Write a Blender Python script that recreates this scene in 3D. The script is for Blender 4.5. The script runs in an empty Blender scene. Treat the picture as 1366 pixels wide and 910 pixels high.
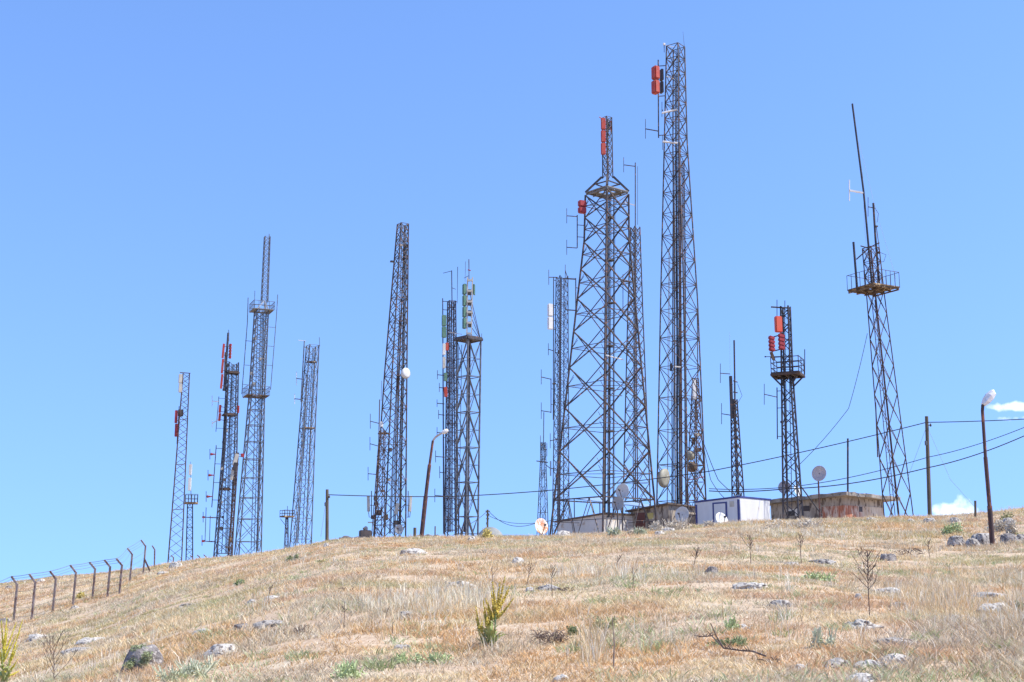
import bpy, bmesh, math, random
import numpy as np
from mathutils import Vector, Matrix, noise as mnoise
random.seed(7); rng = np.random.default_rng(11)
R = math.radians
scene = bpy.context.scene
COL = scene.collection

# ------------------------------------------------------------------ camera model
F = 1700.0; PIT = R(11.0); CP, SP = math.cos(PIT), math.sin(PIT); EYE = 1.7
def ray(px, py):
    u = (px-683)/F; v = (455-py)/F
    dy = CP-v*SP
    return u/dy, (SP+v*CP)/dy
def at(px, py, Y):
    u, e = ray(px, py)
    return Vector((u*Y, Y, EYE+e*Y))
def m_per_px(py, Y):
    return Y/F/(CP-(455-py)/F*SP)

# ------------------------------------------------------------------ terrain
SIL = [(-300,800),(0,779),(60,771),(120,768),(190,763),(225,753),(300,745),(350,739),(400,731),(440,724),(480,720),
       (640,720),(720,718),(760,716),(840,712),(900,706),(930,703),(1000,699),(1080,695),(1150,695),(1240,692),
       (1290,689),(1330,684),(1366,678),(1700,650)]
GX = np.linspace(-700, 2000, 109)
gy_ = np.interp(GX, [p[0] for p in SIL], [p[1] for p in SIL])
gy_ = np.convolve(np.pad(gy_, 1, mode='edge'), np.ones(3)/3, 'valid')
def crest_y(px): return np.interp(px, [0,150,350,683,1000,1366], [95,95,90,78,76,70])
def f_prof(Y, Yc):
    a = Yc-18; b = Yc+22
    t = np.clip((Y-a)/(b-a), 0, 1)
    return np.where(Y < a, Y, a+(b-a)*(t-t*t/2))
def dip(px): return np.interp(px, [-400,18,120,200,380,850,1324,1700], [2.1,1.75,1.35,.7,0,0,1.1,1.6])
def bump(Y, Yc):
    t = np.clip((Y-8)/(Yc-8), 0, 1); return np.sin(np.pi*t)**2
_Yr = np.linspace(5, 170, 500); GU = []; GS = []
for px, py in zip(GX, gy_):
    u, e = ray(px, py); Yc = crest_y(px); lo, hi = -.2, .4
    for _ in range(32):
        s = (lo+hi)/2
        z = s*f_prof(_Yr, Yc)-dip(px)*bump(_Yr, Yc)
        if ((z-EYE)/_Yr)[_Yr > 40].max() > e: hi = s
        else: lo = s
    GU.append(u); GS.append(s)
GU = np.array(GU); GS = np.array(GS)
_h = rng.random((256, 256))
def vnoise(x, y):
    x = np.asarray(x, float); y = np.asarray(y, float)
    xi = np.floor(x).astype(int); yi = np.floor(y).astype(int)
    fx = x-xi; fy = y-yi; fx = fx*fx*(3-2*fx); fy = fy*fy*(3-2*fy)
    a = _h[xi % 256, yi % 256]; b = _h[(xi+1) % 256, yi % 256]
    c = _h[xi % 256, (yi+1) % 256]; d = _h[(xi+1) % 256, (yi+1) % 256]
    return a*(1-fx)*(1-fy)+b*fx*(1-fy)+c*(1-fx)*fy+d*fx*fy
def fbm(x, y): return (vnoise(x, y)+.5*vnoise(x*2.1+7, y*2.1+3)+.25*vnoise(x*4.3+1, y*4.3+9))/1.75
def gz(X, Y):
    X = np.asarray(X, float); Y = np.asarray(Y, float)
    u = np.clip(X/np.maximum(Y, 4.), -.6, .6)
    px = u*1.01*F+683
    s = np.interp(u, GU, GS); Yc = crest_y(px)
    z = s*f_prof(Y, Yc)-dip(px)*bump(Y, Yc)
    t = np.maximum(Y-175, 0); z = z-np.minimum(t*t*.0016, .12*t)
    near = np.clip(1-np.abs(Y-70)/160, 0, 1)
    z = z+near*((fbm(X/5.0, Y/5.0)-.5)*.42+(fbm(X/1.3+40, Y/1.3)-.5)*.12)
    return np.maximum(z, -70)
def g(X, Y): return float(gz(X, Y))
_Ys = np.arange(6, 125, .05)
def ground_at(px, py):
    u, e = ray(px, py)
    d = gz(u*_Ys, _Ys)-(EYE+e*_Ys)
    k = np.argmax(d >= 0)
    if d[k] < 0: k = np.argmax(d)
    Y = float(_Ys[k])
    return Vector((u*Y, Y, g(u*Y, Y)))

# ------------------------------------------------------------------ mesh builder
class MB:
    def __init__(s, o=(0,0,0)): s.o = Vector(o); s.v = []; s.f = []; s.sm = []
    def add(s, vs, fs, smooth=False):
        n = len(s.v); s.v += [Vector(p)-s.o for p in vs]
        for f in fs: s.f.append([i+n for i in f]); s.sm.append(smooth)
    def bar(s, a, b, w, h=None, roll=0.0):
        a = Vector(a); b = Vector(b); h = h or w; d = b-a
        if d.length < 1e-5: return
        d.normalize()
        up = Vector((0,0,1)) if abs(d.z) < .9 else Vector((0,1,0))
        x = d.cross(up).normalized(); y = x.cross(d)
        if roll: x, y = x*math.cos(roll)+y*math.sin(roll), y*math.cos(roll)-x*math.sin(roll)
        vs = []
        for p in (a, b):
            for sx, sy in ((-1,-1),(1,-1),(1,1),(-1,1)): vs.append(p+x*(sx*w/2)+y*(sy*h/2))
        s.add(vs, [[0,1,5,4],[1,2,6,5],[2,3,7,6],[3,0,4,7],[3,2,1,0],[4,5,6,7]])
    def tube(s, pts, r, n=7, r2=None):
        pts = [Vector(p) for p in pts]; m = len(pts)
        rr = r if isinstance(r, (list, tuple)) else [r+(r2-r)*i/(m-1) if r2 is not None else r for i in range(m)]
        vs = []; ref = None
        for i, p in enumerate(pts):
            d = (pts[min(i+1,m-1)]-pts[max(i-1,0)]).normalized()
            if ref is None:
                ref = d.cross(Vector((0,0,1)) if abs(d.z) < .9 else Vector((0,1,0))).normalized()
            x = (ref-d*ref.dot(d)).normalized(); ref = x; y = d.cross(x)
            for k in range(n):
                a = 2*math.pi*k/n; vs.append(p+(x*math.cos(a)+y*math.sin(a))*rr[i])
        fs = []
        for i in range(m-1):
            for k in range(n): fs.append([i*n+k, i*n+(k+1)%n, (i+1)*n+(k+1)%n, (i+1)*n+k])
        s.add(vs, fs, True)
        s.add(vs[:n], [list(range(n))[::-1]]); s.add(vs[-n:], [list(range(n))])
    def box(s, c, size, yaw=0.0, pitch=0.0, roll=0.0, bevel=0.0):
        bm = bmesh.new(); bmesh.ops.create_cube(bm, size=1)
        bmesh.ops.scale(bm, vec=size, verts=bm.verts)
        if bevel: bmesh.ops.bevel(bm, geom=bm.edges[:], offset=bevel, segments=2, affect='EDGES')
        M = Matrix.Translation(c) @ Matrix.Rotation(yaw,4,'Z') @ Matrix.Rotation(pitch,4,'X') @ Matrix.Rotation(roll,4,'Y')
        bm.verts.ensure_lookup_table(); bm.verts.index_update()
        s.add([M @ v.co for v in bm.verts], [[v.index for v in f.verts] for f in bm.faces]); bm.free()
    def lathe(s, c, axis, prof, n=28, smooth=True):
        c = Vector(c); a = Vector(axis).normalized()
        x = a.cross(Vector((0,0,1)) if abs(a.z) < .9 else Vector((0,1,0))).normalized(); y = a.cross(x)
        vs = []
        for r, t in prof:
            for k in range(n):
                q = 2*math.pi*k/n; vs.append(c+a*t+(x*math.cos(q)+y*math.sin(q))*r)
        fs = [[i*n+k, i*n+(k+1)%n, (i+1)*n+(k+1)%n, (i+1)*n+k] for i in range(len(prof)-1) for k in range(n)]
        s.add(vs, fs, smooth)
    def prism(s, bot, top):
        n = len(bot)
        s.add(list(bot)+list(top), [list(range(n))[::-1], [n+i for i in range(n)]]+[[i,(i+1)%n,n+(i+1)%n,n+i] for i in range(n)])
    def build(s, name, mat, parent=None, label=None):
        me = bpy.data.meshes.new(name)
        me.from_pydata([tuple(v) for v in s.v], [], s.f); me.update()
        me.polygons.foreach_set('use_smooth', s.sm)
        me.materials.append(mat)
        o = bpy.data.objects.new(name, me); COL.objects.link(o)
        if parent: o.parent = parent
        else: o.location = s.o
        if label: o['label'] = label
        return o
def tag(o, label=None, cat=None, group=None, kind=None):
    if label: o['label'] = label
    if cat: o['category'] = cat
    group = group or (GROUPS.get(o.name.split('.')[0]) if label else None)
    if group: o['group'] = group
    if kind: o['kind'] = kind
    return o
GROUPS = {'lattice_tower':'lattice towers on the hilltop','lattice_mast':'slim lattice masts on the hilltop','satellite_dish':'satellite dishes on the hilltop','street_lamp':'street lamps on the hill',
 'utility_pole':'wooden utility poles','overhead_cable':'cables strung over the hilltop','rock':'rocks in the dry grass','boulder':'boulders on the slope','weed_clump':'weed patches on the slope',
 'dry_thistle':'dead thistles on the slope','dead_stalk':'dead stalks on the slope','twig_pile':'heaps of dark twigs','fence_post':'loose fence posts on the crest','dry_bush':'pale dry bushes by the huts',
 'low_wall':'low broken walls on the crest','stake':'stakes on the crest','mullein':'yellow mulleins','bush':'small bushes on the slope'}
def thing(name, label, cat, loc, group=None):
    o = bpy.data.objects.new(name, None); COL.objects.link(o)
    o.location = loc; o.empty_display_size = .3
    return tag(o, label, cat, group)

# ------------------------------------------------------------------ materials
def mat(name, c1, c2=None, scale=3.0, rough=.7, metal=0.0, c3=None, spot=.62, coord='Object', bump_=0.0, stretch=(1,1,1), soft=.12, trans=0):
    m = bpy.data.materials.new(name); m.use_nodes = True
    nt = m.node_tree; b = nt.nodes['Principled BSDF']
    b.inputs['Roughness'].default_value = rough; b.inputs['Metallic'].default_value = metal
    b.inputs['Base Color'].default_value = (*c1, 1)
    if c2:
        tc = nt.nodes.new('ShaderNodeTexCoord'); mp = nt.nodes.new('ShaderNodeMapping'); mp.inputs['Scale'].default_value = stretch
        nt.links.new(tc.outputs[coord], mp.inputs[0])
        n = nt.nodes.new('ShaderNodeTexNoise'); n.inputs['Scale'].default_value = scale; n.inputs['Detail'].default_value = 6
        n.inputs['Roughness'].default_value = .65
        nt.links.new(mp.outputs[0], n.inputs[0])
        r = nt.nodes.new('ShaderNodeValToRGB'); e = r.color_ramp.elements
        e[0].position = .5-soft; e[0].color = (*c1,1); e[1].position = .5+soft; e[1].color = (*c2,1)
        nt.links.new(n.outputs[0], r.inputs[0]); out = r.outputs[0]
        if c3:
            n2 = nt.nodes.new('ShaderNodeTexNoise'); n2.inputs['Scale'].default_value = scale*2.7; n2.inputs['Detail'].default_value = 8
            nt.links.new(mp.outputs[0], n2.inputs[0])
            r2 = nt.nodes.new('ShaderNodeValToRGB'); e2 = r2.color_ramp.elements
            e2[0].position = spot-.04; e2[0].color = (0,0,0,1); e2[1].position = spot+.04; e2[1].color = (1,1,1,1)
            nt.links.new(n2.outputs[0], r2.inputs[0])
            mx = nt.nodes.new('ShaderNodeMix'); mx.data_type = 'RGBA'
            nt.links.new(r2.outputs[0], mx.inputs['Factor']); nt.links.new(out, mx.inputs['A']); mx.inputs['B'].default_value = (*c3,1)
            out = mx.outputs['Result']
        nt.links.new(out, b.inputs['Base Color'])
        if bump_:
            bp = nt.nodes.new('ShaderNodeBump'); bp.inputs['Strength'].default_value = bump_; bp.inputs['Distance'].default_value = .08
            nt.links.new(n.outputs[0], bp.inputs['Height']); nt.links.new(bp.outputs[0], b.inputs['Normal'])
    return m
M = {}
M['steel_dark'] = mat('dark_painted_steel', (0.025,0.025,0.034), (0.059,0.045,0.042), 2.2, .55, .15, (.14,.065,.04), .6)
M['steel_mid'] = mat('weathered_steel', (0.034,0.032,0.038), (0.087,0.071,0.062), 1.6, .55, .15, (.22,.11,.07), .6)
M['steel_rust'] = mat('rusty_steel', (0.047,0.030,0.030), (0.108,0.061,0.047), 1.8, .75, .1, (.26,.19,.15), .64)
M['steel_galv'] = mat('galvanised_steel', (0.074,0.081,0.099), (0.167,0.174,0.186), 2.0, .5, .3, (.18,.12,.09), .66)
M['steel_blue'] = mat('grey_blue_steel', (0.033,0.037,0.055), (0.083,0.085,0.099), 2.0, .5, .2, (.17,.09,.06), .66)
M['steel_navy'] = mat('navy_steel', (0.025,0.027,0.049), (0.063,0.059,0.077), 2.0, .5, .2, (.16,.09,.07), .64)
M['steel_black'] = mat('black_steel', (.022,.022,.03), (.05,.042,.045), 2.0, .5, .2, (.09,.05,.04), .64)
M['red'] = mat('faded_red_paint', (.36,.030,.016), (.44,.055,.03), 1.6, .55, 0, (.34,.09,.06), .60)
M['red_orange'] = mat('orange_red_plastic', (0.612,0.076,0.030), (0.561,0.102,0.051), 2.0, .45)
M['crimson'] = mat('crimson_plastic', (.26,.016,.02), (.34,.035,.035), 2.0, .5)
M['green'] = mat('faded_green_plastic', (0.080,0.176,0.120), (0.128,0.232,0.160), 2.0, .5)
M['white'] = mat('weathered_white_plastic', (.72,.71,.68), (.60,.58,.54), 1.5, .5, 0, (.45,.40,.33), .68)
M['beige'] = mat('beige_plastic', (.52,.49,.42), (.42,.39,.33), 2.0, .5, 0, (.3,.24,.18), .68)
M['dark_box'] = mat('dark_equipment', (.04,.035,.035), (.08,.06,.055), 3, .6)
M['alu'] = mat('aluminium', (.62,.62,.60), (.5,.5,.49), 3, .35, .7)
M['dish_white'] = mat('dish_white', (0.629,0.629,0.612), (0.527,0.518,0.493), 2.5, .45, 0, (.5,.45,.38), .7)
M['dish_grey'] = mat('dish_grey', (0.306,0.315,0.323), (0.391,0.391,0.391), 2.0, .5, .1, (.38,.27,.2), .66)
M['dish_rust'] = mat('dish_rust_stained', (.72,.66,.58), (.62,.26,.12), 2.2, .6, 0, (.75,.72,.66), .6, soft=.06)
M['dish_tan'] = mat('dish_tan', (0.245,0.216,0.144), (0.331,0.310,0.238), 1.6, .6, 0, (.6,.58,.5), .64)
M['mesh_dish'] = mat('dish_mottled', (.34,.33,.36), (.46,.40,.38), 4.0, .6, 0, (.6,.58,.56), .64)
M['deck_rust'] = mat('rusty_deck', (0.078,0.048,0.030), (0.180,0.114,0.060), 1.2, .8, 0, (.5,.38,.22), .62)
M['deck_grey'] = mat('grey_deck', (0.168,0.168,0.168), (0.240,0.234,0.222), 1.5, .7, .1, (.25,.18,.13), .66)
M['deck_black'] = mat('dark_brown_deck', (.045,.03,.025), (.09,.055,.04), 1.5, .8)
M['concrete'] = mat('weathered_concrete', (.20,.175,.15), (.36,.325,.28), 1.2, .9, 0, (.16,.14,.12), .6, bump_=.5)
M['plaster'] = mat('stained_plaster', (.32,.265,.21), (.50,.435,.35), 1.5, .9, 0, (.15,.115,.09), .565, bump_=.5, stretch=(1,1,.35))
M['pale_wall'] = mat('pale_limewash', (.66,.61,.54), (.74,.71,.66), .9, .9, 0, (.52,.42,.33), .64, bump_=.3)
M['rust_panel'] = mat('rust_stained_wall', (.42,.15,.08), (.62,.50,.40), 1.5, .9, 0, (.26,.11,.07), .58, stretch=(1.6,1.6,.4), soft=.07)
M['cream_panel'] = mat('peeling_cream_wall', (.66,.58,.46), (.52,.38,.26), 1.4, .9, 0, (.22,.16,.12), .62, stretch=(1.4,1.4,.5))
M['roof_dark'] = mat('dark_roof_edge', (.10,.075,.06), (.17,.12,.09), 2, .8)
M['container'] = mat('white_cabin_panel', (0.651,0.660,0.669), (0.581,0.581,0.581), .8, .45, 0, (.50,.42,.35), .72, stretch=(1,1,.3))
M['blue_trim'] = mat('navy_trim', (.030,.040,.16), (.045,.055,.20), 3, .5)
M['blue_sheet'] = mat('blue_sheet_roof', (.24,.36,.55), (.34,.45,.60), 1.2, .4, .1)
M['door_brown'] = mat('brown_door', (.13,.045,.04), (.18,.07,.05), 3, .6)
M['yellow'] = mat('yellow_sign', (.55,.45,.12), (.62,.52,.2), 3, .6)
M['wood_pole'] = mat('creosoted_pole', (.085,.07,.05), (.14,.11,.075), 5, .9, stretch=(1,1,.15))
M['lamp_rust'] = mat('dark_rusty_lamp_post', (.05,.03,.03), (.10,.045,.035), 3, .7, .1, (.24,.09,.055), .6, stretch=(1,1,.4))
M['lamp_pale'] = mat('pale_rusty_lamp_arm', (.42,.38,.34), (.30,.22,.18), 3, .6, .1)
M['lamp_white'] = mat('white_lamp_wrap', (.72,.72,.74), (.6,.6,.63), 8, .35)
M['cable'] = mat('black_cable', (.03,.03,.035))
M['wire'] = mat('fence_wire', (.22,.21,.20), None, 1, .6, .5)
M['post'] = mat('rusty_fence_angle', (.16,.12,.11), (.30,.25,.23), 4, .7, .1, (.12,.06,.045), .56, stretch=(1,1,.5))
M['stalk'] = mat('dead_stalk', (.075,.05,.045), (.15,.105,.08), 9, .9)
M['pale_stalk'] = mat('pale_dead_stalk', (.28,.22,.17), (.2,.14,.11), 20, .9)
M['leaf_green'] = mat('rosette_leaf', (.26,.31,.10), (.40,.44,.18), 8, .6)
M['bloom'] = mat('yellow_bloom', (.50,.36,.05), (.64,.48,.09), 30, .7, 0, (.26,.24,.05), .60)
M['bloom_bright'] = mat('bright_yellow_bloom', (.76,.62,.05), (.58,.52,.08), 30, .7)
M['rock_pale'] = mat('pale_limestone', (.44,.40,.345), (.62,.58,.51), 4.5, .95, 0, (.17,.14,.125), .57, bump_=1.0)
M['rock_grey'] = mat('grey_lichen_rock', (.30,.27,.235), (.50,.46,.41), 4.5, .95, 0, (.10,.085,.08), .56, bump_=1.0)
M['rock_dark'] = mat('dark_lichen_rock', (.13,.11,.10), (.32,.285,.26), 6, .95, 0, (.50,.46,.41), .60, bump_=1.0)
M['moss'] = mat('moss', (.26,.31,.15), (.36,.39,.22), 12, .95)

def attr_mat(name, trans=.25):
    m = bpy.data.materials.new(name); m.use_nodes = True; nt = m.node_tree
    b = nt.nodes['Principled BSDF']; b.inputs['Roughness'].default_value = .75; b.inputs['Specular IOR Level'].default_value = .2
    a = nt.nodes.new('ShaderNodeAttribute'); a.attribute_name = 'Col'
    nt.links.new(a.outputs['Color'], b.inputs['Base Color'])
    t = nt.nodes.new('ShaderNodeBsdfTranslucent'); nt.links.new(a.outputs['Color'], t.inputs[0])
    mx = nt.nodes.new('ShaderNodeMixShader'); mx.inputs[0].default_value = trans
    nt.links.new(b.outputs[0], mx.inputs[1]); nt.links.new(t.outputs[0], mx.inputs[2])
    nt.links.new(mx.outputs[0], nt.nodes['Material Output'].inputs[0])
    return m
M['blade'] = attr_mat('grass_blade', .3)

# ------------------------------------------------------------------ camera, sun, sky
cam = bpy.data.cameras.new('camera'); co = bpy.data.objects.new('camera', cam); COL.objects.link(co)
co.location = (0,0,EYE); co.rotation_euler = (R(90)+PIT, 0, 0)
cam.sensor_width = 36; cam.lens = F/1366*36; cam.clip_end = 30000; cam.clip_start = .1
scene.camera = co
SUN_EL = R(53); SUN_AZ = R(105)
sd = Vector((math.sin(SUN_AZ)*math.cos(SUN_EL), math.cos(SUN_AZ)*math.cos(SUN_EL), math.sin(SUN_EL)))
sl = bpy.data.lights.new('sun', 'SUN'); so = bpy.data.objects.new('sun', sl); COL.objects.link(so)
sl.energy = 4.0; sl.angle = R(.53); sl.color = (1,.94,.84)
so.rotation_euler = sd.to_track_quat('Z', 'Y').to_euler(); so.location = (60,-40,90)
W = bpy.data.worlds.new('World'); scene.world = W; W.use_nodes = True
nt = W.node_tree; bg = nt.nodes['Background']; bg.inputs['Strength'].default_value = .15
sky = nt.nodes.new('ShaderNodeTexSky'); sky.sky_type = 'NISHITA'; sky.sun_disc = False
sky.sun_elevation = SUN_EL; sky.sun_rotation = SUN_AZ; sky.altitude = 900; sky.air_density = 1.0; sky.dust_density = .6; sky.ozone_density = 2.0
# a little cumulus low on the horizon and one wisp, fixed by direction in the sky itself
tc = nt.nodes.new('ShaderNodeTexCoord')
def math_node(op, a, b=None):
    n = nt.nodes.new('ShaderNodeMath'); n.operation = op
    for i, q in enumerate((a, b)):
        if q is None: continue
        if isinstance(q, (int, float)): n.inputs[i].default_value = q
        else: nt.links.new(q, n.inputs[i])
    return n.outputs[0]
def dirvec(px, py):
    u, e = ray(px, py); return Vector((u, 1, e)).normalized()
sep = nt.nodes.new('ShaderNodeSeparateXYZ'); nt.links.new(tc.outputs['Generated'], sep.inputs[0])
az = math_node('ARCTAN2', sep.outputs[0], sep.outputs[1]); el = math_node('ARCSINE', sep.outputs[2])
nz = nt.nodes.new('ShaderNodeTexNoise'); nz.inputs['Scale'].default_value = 105; nz.inputs['Detail'].default_value = 7
nt.links.new(tc.outputs['Generated'], nz.inputs[0])
mask = None
for (px, py, wx, wy, amp) in [(1274,684,30,17,1.0),(1306,690,26,13,.6),(1240,700,22,9,.5),(1350,543,34,6,.85),(1350,558,40,5,.35),(1200,700,40,6,.4)]:
    d = dirvec(px, py); a0 = math.atan2(d.x, d.y); e0 = math.asin(d.z)
    da = math_node('DIVIDE', math_node('SUBTRACT', az, a0), wx/F); de = math_node('DIVIDE', math_node('SUBTRACT', el, e0), wy/F)
    rr = math_node('ADD', math_node('MULTIPLY', da, da), math_node('MULTIPLY', de, de))
    gsn = math_node('MULTIPLY', math_node('POWER', 2.718, math_node('MULTIPLY', rr, -1)), amp)
    mask = gsn if mask is None else math_node('MAXIMUM', mask, gsn)
dens = math_node('MULTIPLY', math_node('SUBTRACT', math_node('ADD', mask, math_node('MULTIPLY', nz.outputs[0], 1.5)), 1.08), 1.7)
mr = nt.nodes.new('ShaderNodeClamp'); nt.links.new(math_node('MULTIPLY', dens, math_node('MINIMUM', math_node('MULTIPLY', mask, 5), 1)), mr.inputs[0])
mr.inputs['Max'].default_value = .6
skyc = nt.nodes.new('ShaderNodeMix'); skyc.data_type = 'RGBA'
nt.links.new(mr.outputs[0], skyc.inputs['Factor']); nt.links.new(sky.outputs[0], skyc.inputs['A'])
skyc.inputs['B'].default_value = (6.2,6.6,7.2,1)
nt.links.new(skyc.outputs['Result'], bg.inputs[0])
# clear mountain air: the pale band at the horizon stays low
zc = math_node('ADD', math_node('MULTIPLY', sep.outputs[2], .55), .215)
cmb = nt.nodes.new('ShaderNodeCombineXYZ'); nt.links.new(sep.outputs[0], cmb.inputs[0]); nt.links.new(sep.outputs[1], cmb.inputs[1]); nt.links.new(zc, cmb.inputs[2])
nrm = nt.nodes.new('ShaderNodeVectorMath'); nrm.operation = 'NORMALIZE'; nt.links.new(cmb.outputs[0], nrm.inputs[0]); nt.links.new(nrm.outputs[0], sky.inputs[0])
wb = nt.nodes.new('ShaderNodeMix'); wb.data_type = 'RGBA'; wb.blend_type = 'MULTIPLY'; wb.inputs['Factor'].default_value = 1
nt.links.new(sky.outputs[0], wb.inputs['A']); wb.inputs['B'].default_value = (.79,.945,1.2,1); nt.links.new(wb.outputs['Result'], skyc.inputs['A'])
vs = scene.view_settings
vs.view_transform = 'Standard'; vs.look = 'None'; vs.gamma = 1; vs.exposure = .75; vs.use_curve_mapping = False
scene.render.engine = 'CYCLES'
scene.render.resolution_x = 1024; scene.render.resolution_y = 682
# ------------------------------------------------------------------ the ground: one polar sheet to the horizon
def make_ground():
    az_ = np.concatenate([np.arange(-180,-34,6.), np.arange(-34,34,.34), np.arange(34,180,6.)])
    rad = [0.8]
    while rad[-1] < 9000:
        r = rad[-1]; rad.append(r+(max(.16, r*.014) if r < 190 else r*.12))
    rad = np.array(rad)
    A, RR = np.meshgrid(np.radians(az_), rad)
    X = np.sin(A)*RR; Y = np.cos(A)*RR; Z = gz(X, Y)
    n, m = X.shape
    vs = np.stack([X, Y, Z], -1).reshape(-1, 3)
    fs = []
    for i in range(n-1):
        for j in range(m):
            k = (j+1) % m
            fs.append((i*m+j, i*m+k, (i+1)*m+k, (i+1)*m+j))
    c = len(vs); vs = np.vstack([vs, [[0,0,g(0,0)]]])
    for j in range(m): fs.append((j, c, (j+1) % m))
    me = bpy.data.meshes.new('ground'); me.from_pydata(vs.tolist(), [], fs); me.update()
    me.polygons.foreach_set('use_smooth', [True]*len(me.polygons))
    o = bpy.data.objects.new('ground', me); COL.objects.link(o); o['kind'] = 'structure'
    gm = bpy.data.materials.new('dry_soil'); gm.use_nodes = True; nt = gm.node_tree; b = nt.nodes['Principled BSDF']
    b.inputs['Roughness'].default_value = .95; b.inputs['Specular IOR Level'].default_value = .1
    tc = nt.nodes.new('ShaderNodeTexCoord')
    def nz(s, d=8):
        n = nt.nodes.new('ShaderNodeTexNoise'); n.inputs['Scale'].default_value = s; n.inputs['Detail'].default_value = d
        nt.links.new(tc.outputs['Object'], n.inputs[0]); return n.outputs[0]
    def ramp(i, cs):
        r = nt.nodes.new('ShaderNodeValToRGB'); e = r.color_ramp.elements
        e[0].position, e[0].color = cs[0][0], (*cs[0][1],1); e[1].position, e[1].color = cs[1][0], (*cs[1][1],1)
        for p, c in cs[2:]:
            q = e.new(p); q.color = (*c,1)
        nt.links.new(i, r.inputs[0]); return r.outputs[0]
    base = ramp(nz(.5), [(.36,(.525,.37,.23)),(.64,(.585,.45,.29)),(.5,(.55,.395,.24))])
    fine = ramp(nz(14,10), [(.38,(.22,.155,.12)),(.62,(.62,.52,.41))])
    mx = nt.nodes.new('ShaderNodeMix'); mx.data_type = 'RGBA'; mx.inputs['Factor'].default_value = .45
    nt.links.new(base, mx.inputs['A']); nt.links.new(fine, mx.inputs['B'])
    pm = ramp(nz(.9,6), [(.60,(0,0,0)),(.70,(1,1,1))])
    m2 = nt.nodes.new('ShaderNodeMix'); m2.data_type = 'RGBA'
    nt.links.new(pm, m2.inputs['Factor']); nt.links.new(mx.outputs['Result'], m2.inputs['A']); m2.inputs['B'].default_value = (.56,.47,.34,1)
    nt.links.new(m2.outputs['Result'], b.inputs['Base Color'])
    bp = nt.nodes.new('ShaderNodeBump'); bp.inputs['Strength'].default_value = .6; bp.inputs['Distance'].default_value = .05
    nt.links.new(nz(9,10), bp.inputs['Height']); nt.links.new(bp.outputs[0], b.inputs['Normal'])
    me.materials.append(gm)
make_ground()

# ------------------------------------------------------------------ grass: bent tapering blades gathered in tufts
def blades(name, P, H, Wd, C, n_per, spread, lean, speck=False):
    """P (N,3) tuft centres, H heights, Wd widths, C (N,3) colours"""
    N = len(P)*n_per
    p = np.repeat(P, n_per, 0).copy(); h = np.repeat(H, n_per)*rng.uniform(.5, 1.15, N)
    w = np.repeat(Wd, n_per)*rng.uniform(.7, 1.3, N); c = np.repeat(C, n_per, 0)*rng.uniform(.70, 1.22, (N,1))
    if speck:
        k = rng.random(N)
        for lo, hi, cc, f in ((0,.10,WHITE,.8),(.10,.16,(.22,.15,.10),.65),(.16,.22,OLIVE,.5),(.25,.36,ORANGE,.6),(.36,.42,GREY,.6)):
            m = (k >= lo) & (k < hi); c[m] = c[m]*(1-f)+np.array(cc)*f*rng.uniform(.8,1.15,(m.sum(),1))
    a = rng.uniform(0, 2*np.pi, N); rr = np.repeat(spread, n_per)*np.sqrt(rng.random(N))
    p[:,0] += np.cos(a)*rr; p[:,1] += np.sin(a)*rr
    p[:,2] = gz(p[:,0], p[:,1])-.01
    la = a+rng.normal(0, .9, N); ln = h*np.abs(rng.normal(lean, .3, N))
    d = np.stack([np.cos(la), np.sin(la)], 1)
    sa = rng.uniform(0, np.pi, N); s = np.stack([np.cos(sa), np.sin(sa)], 1)*w[:,None]/2
    b0 = p.copy(); b0[:,:2] -= s; b1 = p.copy(); b1[:,:2] += s
    m0 = p.copy(); m0[:,:2] += d*(ln*.38)[:,None]-s*.8; m0[:,2] += h*.58
    m1 = p.copy(); m1[:,:2] += d*(ln*.38)[:,None]+s*.8; m1[:,2] += h*.58
    t = p.copy(); t[:,:2] += d*ln[:,None]; t[:,2] += h*.95
    V = np.stack([b0,b1,m0,m1,t], 1).reshape(-1, 3)
    i = np.arange(N)*5
    tris = np.stack([i,i+1,i+3, i,i+3,i+2, i+2,i+3,i+4], 1).reshape(-1)
    col = np.repeat(c[:,None,:], 5, 1)
    col = np.concatenate([col, np.ones((N,5,1))], -1).reshape(-1)
    me = bpy.data.meshes.new(name)
    me.vertices.add(len(V)); me.vertices.foreach_set('co', V.astype(np.float32).reshape(-1))
    me.loops.add(len(tris)); me.loops.foreach_set('vertex_index', tris.astype(np.int32))
    nf = len(tris)//3
    me.polygons.add(nf); me.polygons.foreach_set('loop_start', np.arange(0, nf*3, 3, dtype=np.int32))
    me.update(calc_edges=True)
    at_ = me.color_attributes.new('Col', 'FLOAT_COLOR', 'POINT'); at_.data.foreach_set('color', np.clip(col, 0, 1).astype(np.float32))
    me.materials.append(M['blade'])
    o = bpy.data.objects.new(name, me); COL.objects.link(o); return o
def wedge(N, y0, y1, pw, umax=.56):
    """random ground points, thinning with distance as Y**pw (density)"""
    q = pw+2
    t = rng.random(N); Y = (y0**q+t*(y1**q-y0**q))**(1/q)
    return rng.uniform(-umax, umax, N)*Y, Y
def mixc(a, b, t): return np.asarray(a)[None,:]*(1-t[:,None])+np.asarray(b)[None,:]*t[:,None]
TAN = (.635,.428,.222); STRAW = (.74,.605,.37); PINK = (.60,.41,.265); WHITE = (.85,.78,.63); OLIVE = (.38,.40,.20); ORANGE = (.655,.385,.17); GREY = (.545,.485,.375)
def sstep(x, a, b):
    t = np.clip((x-a)/(b-a), 0, 1); return t*t*(3-2*t)
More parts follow.
